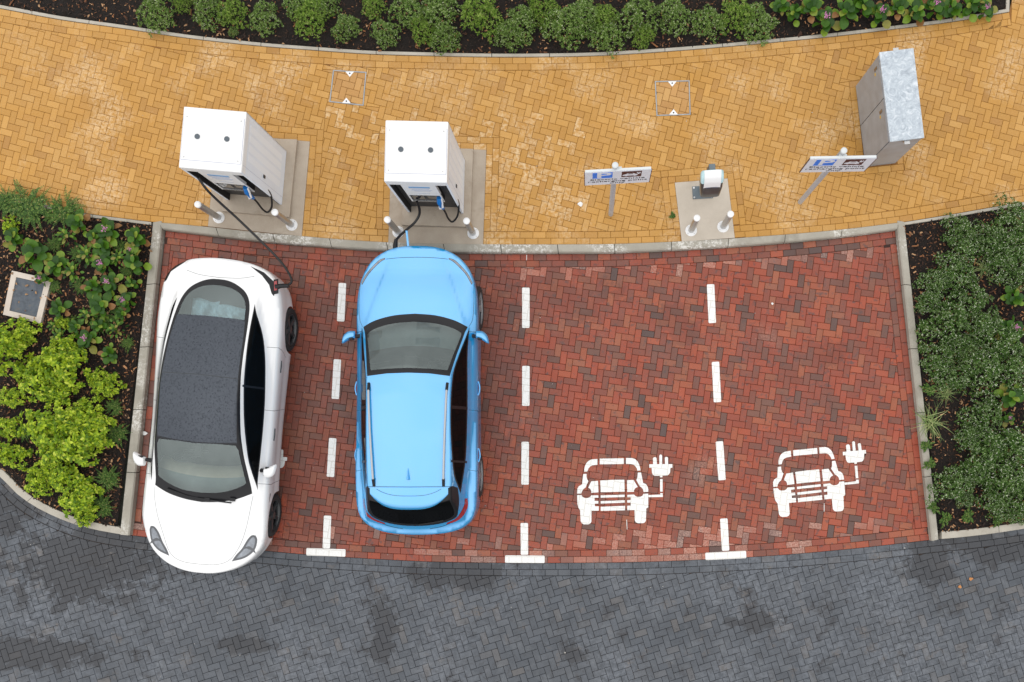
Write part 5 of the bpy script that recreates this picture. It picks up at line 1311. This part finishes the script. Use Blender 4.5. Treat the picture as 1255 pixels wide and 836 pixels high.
def mound_mesh(seed,R,Hh,nros,nleaf,ll,lw,mat,el0=.5,lob=.22,under=True):
    """dome of leafy shoot tips, uneven outline"""
    rnd=random.Random(seed); mb=MB(); ph=[rnd.uniform(0,6.28) for _ in range(4)]
    sub=[(rnd.uniform(-.6,.6)*R,rnd.uniform(-.6,.6)*R,rnd.uniform(.4,.62)*R,rnd.uniform(.75,1.1)) for _ in range(7)]
    def rad(a): return R*(1+lob*math.sin(2*a+ph[0])*.5+lob*.5*math.sin(3*a+ph[1])+lob*.5*math.sin(5*a+ph[2])+lob*.35*math.sin(9*a+ph[3]))
    for i in range(nros):
        a=rnd.uniform(0,6.283); q=rnd.random()**.5; rr_=rad(a)*q
        x,y=rr_*math.cos(a),rr_*math.sin(a)
        e=max(0,1-q*q)**.5
        bump_=max([0]+[hh*max(0,1-((x-sx)**2+(y-sy)**2)/(sr*sr)) for sx,sy,sr,hh in sub])
        z=Hh*(.08+.62*e+.32*bump_)*rnd.uniform(.88,1.06)
        if rnd.random()<.18: z*=rnd.uniform(.45,.8)
        tilt=rnd.gauss(0,.25)
        for k in range(nleaf):
            az=6.283*k/nleaf+rnd.uniform(-.4,.4); el=el0+rnd.gauss(0,.28)+(.3 if k%3==0 else 0)
            out=Matrix.Translation((x,y,z+rnd.uniform(-.012,.012)))@Matrix.Rotation(a,4,'Z')@Matrix.Rotation(q*.75+tilt,4,'Y')
            leafquad(mb,out@dirM((0,0,0),az,el,rnd.gauss(0,.2)),1.15*ll*rnd.uniform(.7,1.15),lw*rnd.uniform(.8,1.2))
    if under:
        for i in range(int(nros*1.2)):
            a=rnd.uniform(0,6.283); q=rnd.random()**.5*.95; rr_=rad(a)*q; z=Hh*(.1+.45*max(0,1-q*q)**.5)*rnd.uniform(.5,1)
            leafquad(mb,dirM((rr_*math.cos(a),rr_*math.sin(a),z),rnd.uniform(0,6.28),rnd.uniform(-.2,.5)),ll*1.3,lw*1.7)
    o=mb.build('foliage',mat); 
    st=MB()
    for i in range(9):
        a=rnd.uniform(0,6.28); q=rnd.uniform(.3,.8)*R; st.tube([(0,0,0),(q*.4*math.cos(a),q*.4*math.sin(a),Hh*.35),(q*math.cos(a),q*math.sin(a),Hh*.62)],[.008,.006,.003],5)
    s=st.build('stem',STEMM)
    return o,s
def lime_mesh(seed,R,Hh,n):
    rnd=random.Random(seed); mb=MB(); st=MB()
    ph=[rnd.uniform(0,6.28) for _ in range(3)]
    for i in range(n):
        a=rnd.uniform(0,6.283); q=rnd.random()**.55; rr_=R*q*(1+.25*math.sin(2*a+ph[0])+.16*math.sin(5*a+ph[1])+.12*math.sin(8*a+ph[2]))
        x,y=rr_*math.cos(a),rr_*math.sin(a); z=Hh*(.25+.65*max(0,1-q*q)**.5)*rnd.uniform(.6,1.12)
        B=Matrix.Translation((x,y,z))@Matrix.Rotation(a,4,'Z')@Matrix.Rotation(q*.7+rnd.gauss(0,.3),4,'Y')
        m=rnd.choice((5,6,7)); big=rnd.uniform(.75,1.2)
        for k in range(m):
            leafquad(mb,B@dirM((0,0,0),6.283*k/m+rnd.uniform(-.3,.3),rnd.uniform(.0,.5)),.074*big*rnd.uniform(.75,1.15),.042*big,.2)
        for k in range(3): leafquad(mb,B@dirM((0,0,.012),6.283*k/3+rnd.uniform(-.5,.5),rnd.uniform(.7,1.2)),.030*big,.014*big,.2)
    o=mb.build('foliage',L_LIME)
    for i in range(10):
        a=rnd.uniform(0,6.28);q=rnd.uniform(.3,.9)*R; st.tube([(0,0,0),(q*.4*math.cos(a),q*.4*math.sin(a),Hh*.4),(q*math.cos(a),q*math.sin(a),Hh*.65)],[.008,.006,.003],5)
    return o,st.build('stem',STEMM)
def berg_mesh(seed,R,n,flower,big=1.0):
    rnd=random.Random(seed); mb=MB(); thin=1.0
    if seed==43: n=30; big=.62; thin=.62
    for i in range(n):
        a=6.283*(i*.381966)+rnd.uniform(-.3,.3); q=(i+.6)/n; l=rnd.uniform(.085,.15)*big; r0=max(0,R*q*rnd.uniform(.55,.85)-l*.35)
        z=.20*(1-.45*q)*rnd.uniform(.7,1.15)
        leafquad(mb,dirM((r0*math.cos(a),r0*math.sin(a),z),a+rnd.uniform(-.4,.4),rnd.uniform(.05,.75)*(1-.5*q),rnd.gauss(0,.4)),l,l*rnd.uniform(.72,.9)*thin,rnd.uniform(.15,.5),round_=True,cup=rnd.uniform(-.05,.12))
    o=mb.build('foliage',L_BERG); parts=[o]
    st=MB()
    for i in range(7):
        a=rnd.uniform(0,6.28); st.tube([(0,0,0),(R*.35*math.cos(a),R*.35*math.sin(a),.10)],[.007,.005],5)
    parts.append(st.build('stem',simple('red_stem',(.10,.04,.03,1),.6) if 'red_stem' not in MATS else MATS['red_stem']))
    if flower:
        fl=MB(); cx,cy=rnd.uniform(-.4,.4)*R,rnd.uniform(-.4,.4)*R
        fl.tube([(0,0,.05),(cx,cy,.24)],[.005,.004],5)
        for i in range(26):
            M=dirM((cx+rnd.gauss(0,.017),cy+rnd.gauss(0,.017),.25+rnd.uniform(-.02,.03)),rnd.uniform(0,6.28),rnd.uniform(0,1.3)); leafquad(fl,M,.018,.014)
        parts.append(fl.build('flower_head',PINK))
    return parts
def tuft_mesh(seed,R,n,mat,l=.22,w=.008,feather=False):
    rnd=random.Random(seed); mb=MB()
    for i in range(n):
        a=rnd.uniform(0,6.283); L=l*rnd.uniform(.5,1.15); x,y=rnd.gauss(0,R*.2),rnd.gauss(0,R*.2)
        bend=rnd.uniform(.5,1.2); pts=[]
        for k in range(5):
            t=k/4; pts.append((x+math.cos(a)*L*t,y+math.sin(a)*L*t,.03+L*bend*t*(1-t*.8)))
        nx,ny=-math.sin(a),math.cos(a); v=[]
        for k,p in enumerate(pts):
            ww=w*(1-k/4*.85); v+=[(p[0]+nx*ww/2,p[1]+ny*ww/2,p[2]),(p[0]-nx*ww/2,p[1]-ny*ww/2,p[2])]
        mb.add(v,[(2*k,2*k+1,2*k+3,2*k+2) for k in range(4)],0,True)
        if feather:
            for k in range(10):
                t=.2+.08*k; p=(x+math.cos(a)*L*t,y+math.sin(a)*L*t,.03+L*bend*t*(1-t*.8))
                for sg in (1,-1): leafquad(mb,dirM(p,a+sg*rnd.uniform(.7,1.1),rnd.uniform(-.1,.5)),.040*(1.15-t),.013)
    return [mb.build('foliage',mat)]
PROTO={}
def proto(kind,mk):
    if kind not in PROTO:
        parts=[p for p in mk() if p]; PROTO[kind]=parts
        for p in parts: COL.objects.unlink(p)
    return PROTO[kind]
LIMIT={}
def plant(kind,mk,name,label,cat,px,r,rp,z=.09,grp=None,rnd=random.Random(5),sz=1):
    """one plant: an Empty with its foliage, stems, flowers; meshes shared between look-alikes"""
    x,y=g(px[0],px[1],z+.2*sz); k=r/77.5/rp
    t=thing(name,label,cat,(x,y,z),rnd.uniform(0,6.28),grp); t.scale=(k,k,min(k,1.25)*rnd.uniform(.85,1.1))
    for p in proto(kind,mk):
        c=p.copy(); put(c,t)
    return t
ORD=['first','second','third','fourth','fifth','sixth','seventh','eighth','ninth','tenth','eleventh','twelfth','13th','14th','15th','16th','17th','18th','19th','20th','21st','22nd','23rd','24th','25th','26th','27th','28th','29th','30th','31st','32nd','33rd','34th','35th']
def hebe(i,mat,n=230): return lambda: mound_mesh(100+i,.28,.40,n,9,.030,.0085,mat)
TOP=[(191,17,22),(220,2,11),(254,13,20),(283,15,18),(281,35,6),(322,21,18),(361,2,16),(379,22,22),(397,4,15),(422,33,16),(455,4,15),(470,39,16),(500,10,22),(539,13,23),(517,36,16),(545,47,17),(590,20,25),(622,42,17),(640,28,20),(665,10,20),(690,32,24),(714,22,22),(744,45,20),(741,20,16),(782,20,24),(789,42,14),(827,20,20),(868,27,20),(905,17,22),(930,28,22)]
for i,(u,v,r) in enumerate(sorted(TOP)):
    mt=(L_HEBE,L_HEBY)[i%3==1]; k='hebe%d%s'%(i%4,mt.name)
    plant(k,hebe(i%4,mt),'low_shrub','rounded grey-green shrub, %s from the left in the top bed'%ORD[i],'shrub',(u,v-2),r*1.02,.28,grp='grey-green shrubs along the top bed')
BT=[(958,6,14,0),(975,14,12,1),(995,10,18,0),(1013,22,17,2),(1037,15,18,0),(1058,6,16,1),(1080,16,15,2),(1103,8,16,0),(1123,14,16,1),(1146,6,16,2),(1166,11,16,0),(1190,6,15,1),(1210,9,13,2)]
for i,(u,v,r,f) in enumerate(BT):
    plant('berg%d'%f,lambda f=f:berg_mesh(40+f,.2,17,f==2),'broad_leaved_plant','glossy broad-leaved green plant, %s from the left in the top bed\'s right end'%ORD[i],'plant',(u,v),r*1.15,.2,grp='broad-leaved plants in the top bed')
RB=[(1177,281,24),(1184,305,26),(1172,334,28),(1148,345,22),(1142,366,20),(1158,395,33),(1190,368,28),(1206,398,26),(1237,272,31),(1212,292,24),(1243,304,30),(1226,320,26),(1250,340,22),(1227,418,34),(1150,440,27),(1180,425,22),(1170,462,24),(1203,455,34),(1243,452,32),(1206,508,28),(1190,533,20),(1206,550,34),(1240,545,34),(1225,585,34),(1250,600,30),(1196,580,24),(1166,595,28),(1222,618,24),(1250,628,20),(1188,612,13)]
def darkm(i): return lambda: mound_mesh(200+i,.36,.56,330,9,.034,.010,L_DARK,lob=.4)
for i,(u,v,r) in enumerate(sorted(RB,key=lambda q:q[1])):
    plant('dark%d'%(i%4),darkm(i%4),'mound_shrub','dense silvery dark green mound, %s from the top in the right bed'%ORD[i],'shrub',(u,v),r*.80,.36,grp='silvery green mounds in the right bed')
for i,(u,v,r,f) in enumerate([(1248,362,15,0),(1246,402,16,2),(1244,486,17,1),(1250,545,12,0),(1244,512,9,2)]):
    plant('berg%d'%f,lambda f=f:berg_mesh(40+f,.2,17,f==2),'broad_leaved_plant','glossy broad-leaved plant between the silvery mounds, %s from the top in the right bed'%ORD[i],'plant',(u,v),r*1.15,.2,grp='broad-leaved plants in the right bed',sz=1.7)
GT=[(1146,517,20,'pale spiky grass tuft beside the right kerb, lower half of the right bed'),(1192,432,20,'loose pale grass tuft between mounds in the middle of the right bed'),(1212,326,13,'small pale grass tuft high in the right bed'),(1165,480,14,'thin grass tuft against the mounds just below the middle of the right bed')]
for i,(u,v,r,lab) in enumerate(GT): plant('grass%d'%(i%2),lambda i=i:tuft_mesh(300+i%2,.2,70,L_GRASS),'grass_tuft',lab,'grass',(u,v),r,.18,sz=1.3)
WD=[(1130,372,9),(1133,400,9),(1132,425,8),(1138,478,10),(1136,545,9),(1140,570,9),(1160,637,10),(1186,632,10),(1146,622,9),(1225,640,8)]
for i,(u,v,r) in enumerate(WD): plant('weed',lambda:tuft_mesh(310,.1,16,L_FERN,.13,.006,True),'small_weed','small feathery green weed at the edge of the right bed, %s from the top'%ORD[i],'weed',(u,v),r,.13,grp='feathery weeds in the right bed',sz=.4)
LB=[(95,272,17,0),(80,287,15,3),(131,283,17,2),(124,303,15,0),(166,292,15,1),(158,305,10,2),(43,310,21,0),(28,318,14,3),(103,311,15,3),(87,332,16,3),(69,325,15,1),(124,322,15,2),(141,315,13,3),(163,322,15,1),(134,346,15,2),(113,353,14,0),(158,346,9,1),(150,367,13,2),(122,374,18,0),(105,385,14,3),(71,378,15,0),(140,402,14,3),(105,415,15,2),(132,434,13,0),(70,412,14,3),(62,398,10,3),(90,400,12,0),(16,291,14,1),(48,340,10,2),(118,398,11,1),(147,384,11,0),(112,290,11,1)]
for i,(u,v,r,f) in enumerate(sorted(LB,key=lambda q:q[1])):
    plant('berg%d'%f,lambda f=f:berg_mesh(40+f,.2,17,f==2),'broad_leaved_plant','glossy broad-leaved green plant, %s from the top in the left bed'%ORD[i],'plant',(u,v),r*1.15,.2,grp='broad-leaved plants in the left bed')
XF=[]
FB=[(34,249,27,'feathery'),(76,257,24,'feathery'),(8,247,20,'feathery'),(120,395,14,'feathery'),(127,588,16,'feathery'),(122,622,15,'feathery'),(140,530,15,'feathery'),(136,500,12,'feathery'),(24,530,12,'feathery'),(96,640,8,'feathery')]
wh=['second from the left along the upper edge of the left bed','third from the left along the upper edge of the left bed','leftmost along the upper edge of the left bed','just above the lime shrubs in the left bed','dark one low in the left bed beside the kerb','lowest one in the corner of the left bed','beside the kerb right of the big lime shrub','beside the kerb, above the other two low ones','among the lime shrubs near the photo edge','small one at the rounded kerb of the left bed']
for i,(u,v,r,_) in enumerate(FB): plant('fern%d'%(i%2),lambda i=i:tuft_mesh(330+i%2,.2,60,L_FERN,.24,.006,True),'feathery_plant','feathery green plant, '+wh[i],'plant',(u,v),r,.24,sz=.8)
LM=[(8,425,30),(24,408,18),(47,464,27),(74,450,30),(77,428,20),(66,478,18),(126,474,17),(112,462,12),(6,487,15),(2,524,16),(8,557,20),(60,527,33),(90,541,32),(110,534,26),(82,510,24),(105,508,20),(44,588,20),(77,588,24),(94,612,23),(60,560,22),(100,630,15),(5,276,13),(20,455,14),(70,395,10)]
def limem(i): return lambda: lime_mesh(400+i,.36,.55,120)
for i,(u,v,r) in enumerate(sorted(LM,key=lambda q:q[1])):
    plant('lime%d'%(i%3),limem(i%3),'lime_shrub','bright yellow-green leafy shrub, %s from the top in the left bed'%ORD[i],'shrub',(u,v),r*.88,.36,grp='lime green shrubs in the left bed',sz=1.3)
plant('weedp',lambda:tuft_mesh(311,.1,10,L_FERN,.08,.006,True),'small_weed','tiny green weed sprouting between yellow blocks left of the narrow pale pad','weed',(824.5,266),5,.08,ZY,sz=0)

# fern-like filler between the broad leaves, and dry leaves on the soil
for i,(u,v,r) in enumerate(sorted([(60,298,11),(112,318,10),(90,310,11),(140,300,10),(118,388,13),(92,348,11),(150,330,9),(60,350,9),(136,385,10),(84,395,10),(30,262,10),(150,420,9),(56,262,10)],key=lambda q:q[1])):
    plant('fern%d'%(i%2),lambda i=i:tuft_mesh(330+i%2,.2,60,L_FERN,.24,.006,True),'feathery_plant','small feathery plant among the broad leaves of the left bed, %s in the list from the top'%ORD[i] if 0 else 'small feathery plant among the broad leaves, %s from the top in the left bed'%ORD[i],'plant',(u,v),r,.24,grp='small feathery plants in the left bed',sz=.9)

dl=simple('dry_leaf',(.34,.20,.10,1),.7,vary=.4,scale=6); rnd=random.Random(9); mb=MB()
for BP,n in ((BED_L,330),(BED_R,90),(BED_T,150)):
    k=0
    while k<n:
        x,y=rnd.uniform(-9.6,7.2),rnd.uniform(-3,7.6)
        if inpoly(x,y,BP): leafquad(mb,dirM((x,y,.12+rnd.uniform(0,.03)),rnd.uniform(0,6.28),rnd.uniform(-.2,.4)),rnd.uniform(.03,.07),rnd.uniform(.02,.035)); k+=1
tag(mb.build('dead_leaves',dl),'scattered dry brown leaves lying on the bark of the planting beds','dead leaves',kind='stuff')

gt=simple('pale_grit',(.45,.43,.40,1),.8,vary=.4,scale=3); rnd=random.Random(21); mb=MB()
for i in range(260):
    x,y=rnd.uniform(-9.3,6.9),rnd.uniform(-3.7,6.6); c=g(0,0)
    zz=ZY if y>3.35+.012*(x+1)**2 else 0.0
    if inpoly(x,y,BED_L) or inpoly(x,y,BED_R) or inpoly(x,y,BED_T): continue
    r=rnd.lognormvariate(-5.3,.35); mb.add([(x-r,y-r*.6,zz),(x+r*.9,y-r*.8,zz),(x+r,y+r*.7,zz),(x-r*.8,y+r,zz),(x,y,zz+r*1.1)],[(0,1,4),(1,2,4),(2,3,4),(3,0,4)])
tag(mb.build('grit',gt),'tiny pale stones and crumbs scattered over the paving','grit',kind='stuff')
EXPO=0.14
# ---------------------------------------------------------------- camera, sky, light
cam=bpy.data.cameras.new('camera'); co=bpy.data.objects.new('camera',cam); COL.objects.link(co); SC.camera=co
co.location=(0,0,EYE); co.rotation_euler=(0,0,0)
cam.sensor_width=36; cam.sensor_fit='HORIZONTAL'; cam.lens=FOC/1255*36
cam.shift_x=(627.5-OX)/1255; cam.shift_y=(OY-418)/1255; cam.clip_end=2000
w=bpy.data.worlds.new('World'); SC.world=w; w.use_nodes=True; nt=w.node_tree; bg=nt.nodes['Background']
sky=nt.nodes.new('ShaderNodeTexSky'); sky.sky_type='NISHITA'; sky.sun_disc=False
SUN_EL,SUN_AZ=68,250
sky.sun_elevation=R_(SUN_EL); sky.sun_rotation=R_(SUN_AZ)
tc=nt.nodes.new('ShaderNodeTexCoord'); sep=nt.nodes.new('ShaderNodeSeparateXYZ'); nt.links.new(tc.outputs['Generated'],sep.inputs[0])
mr=nt.nodes.new('ShaderNodeMapRange'); nt.links.new(sep.outputs['Z'],mr.inputs[0]); mr.inputs[1].default_value=0; mr.inputs[2].default_value=1; mr.inputs[3].default_value=.50; mr.inputs[4].default_value=1.18
cn=nt.nodes.new('ShaderNodeTexNoise'); cn.inputs['Scale'].default_value=2.2; cn.inputs['Detail'].default_value=5; nt.links.new(tc.outputs['Generated'],cn.inputs['Vector'])
cm=nt.nodes.new('ShaderNodeMapRange'); nt.links.new(cn.outputs['Fac'],cm.inputs[0]); cm.inputs[1].default_value=.3; cm.inputs[2].default_value=.7; cm.inputs[3].default_value=.85; cm.inputs[4].default_value=1.12
mu=nt.nodes.new('ShaderNodeMath'); mu.operation='MULTIPLY'; nt.links.new(mr.outputs[0],mu.inputs[0]); nt.links.new(cm.outputs[0],mu.inputs[1])
cl=nt.nodes.new('ShaderNodeVectorMath'); cl.operation='SCALE'; cl.inputs[0].default_value=(12.1,12.0,11.9); nt.links.new(mu.outputs[0],cl.inputs['Scale'])
mx=nt.nodes.new('ShaderNodeMix'); mx.data_type='RGBA'; mx.inputs['Factor'].default_value=.93
nt.links.new(sky.outputs[0],mx.inputs[6]); nt.links.new(cl.outputs[0],mx.inputs[7]); nt.links.new(mx.outputs[2],bg.inputs['Color'])
bg.inputs['Strength'].default_value=.1
sl=bpy.data.lights.new('sun','SUN'); so=bpy.data.objects.new('sun',sl); COL.objects.link(so)
sl.energy=.6; sl.angle=R_(140); sl.color=(1,.97,.92)
# light travels from azimuth (clockwise from +Y) SUN_AZ
az=R_(SUN_AZ); el=R_(SUN_EL); d=Vector((math.sin(az)*math.cos(el),math.cos(az)*math.cos(el),math.sin(el)))
so.rotation_euler=d.to_track_quat('Z','Y').to_euler(); so.location=(0,0,12)
SC.view_settings.view_transform='Standard'; SC.view_settings.look='None'; SC.view_settings.gamma=1; SC.view_settings.use_curve_mapping=False
SC.view_settings.exposure=EXPO
SC.render.engine='CYCLES'
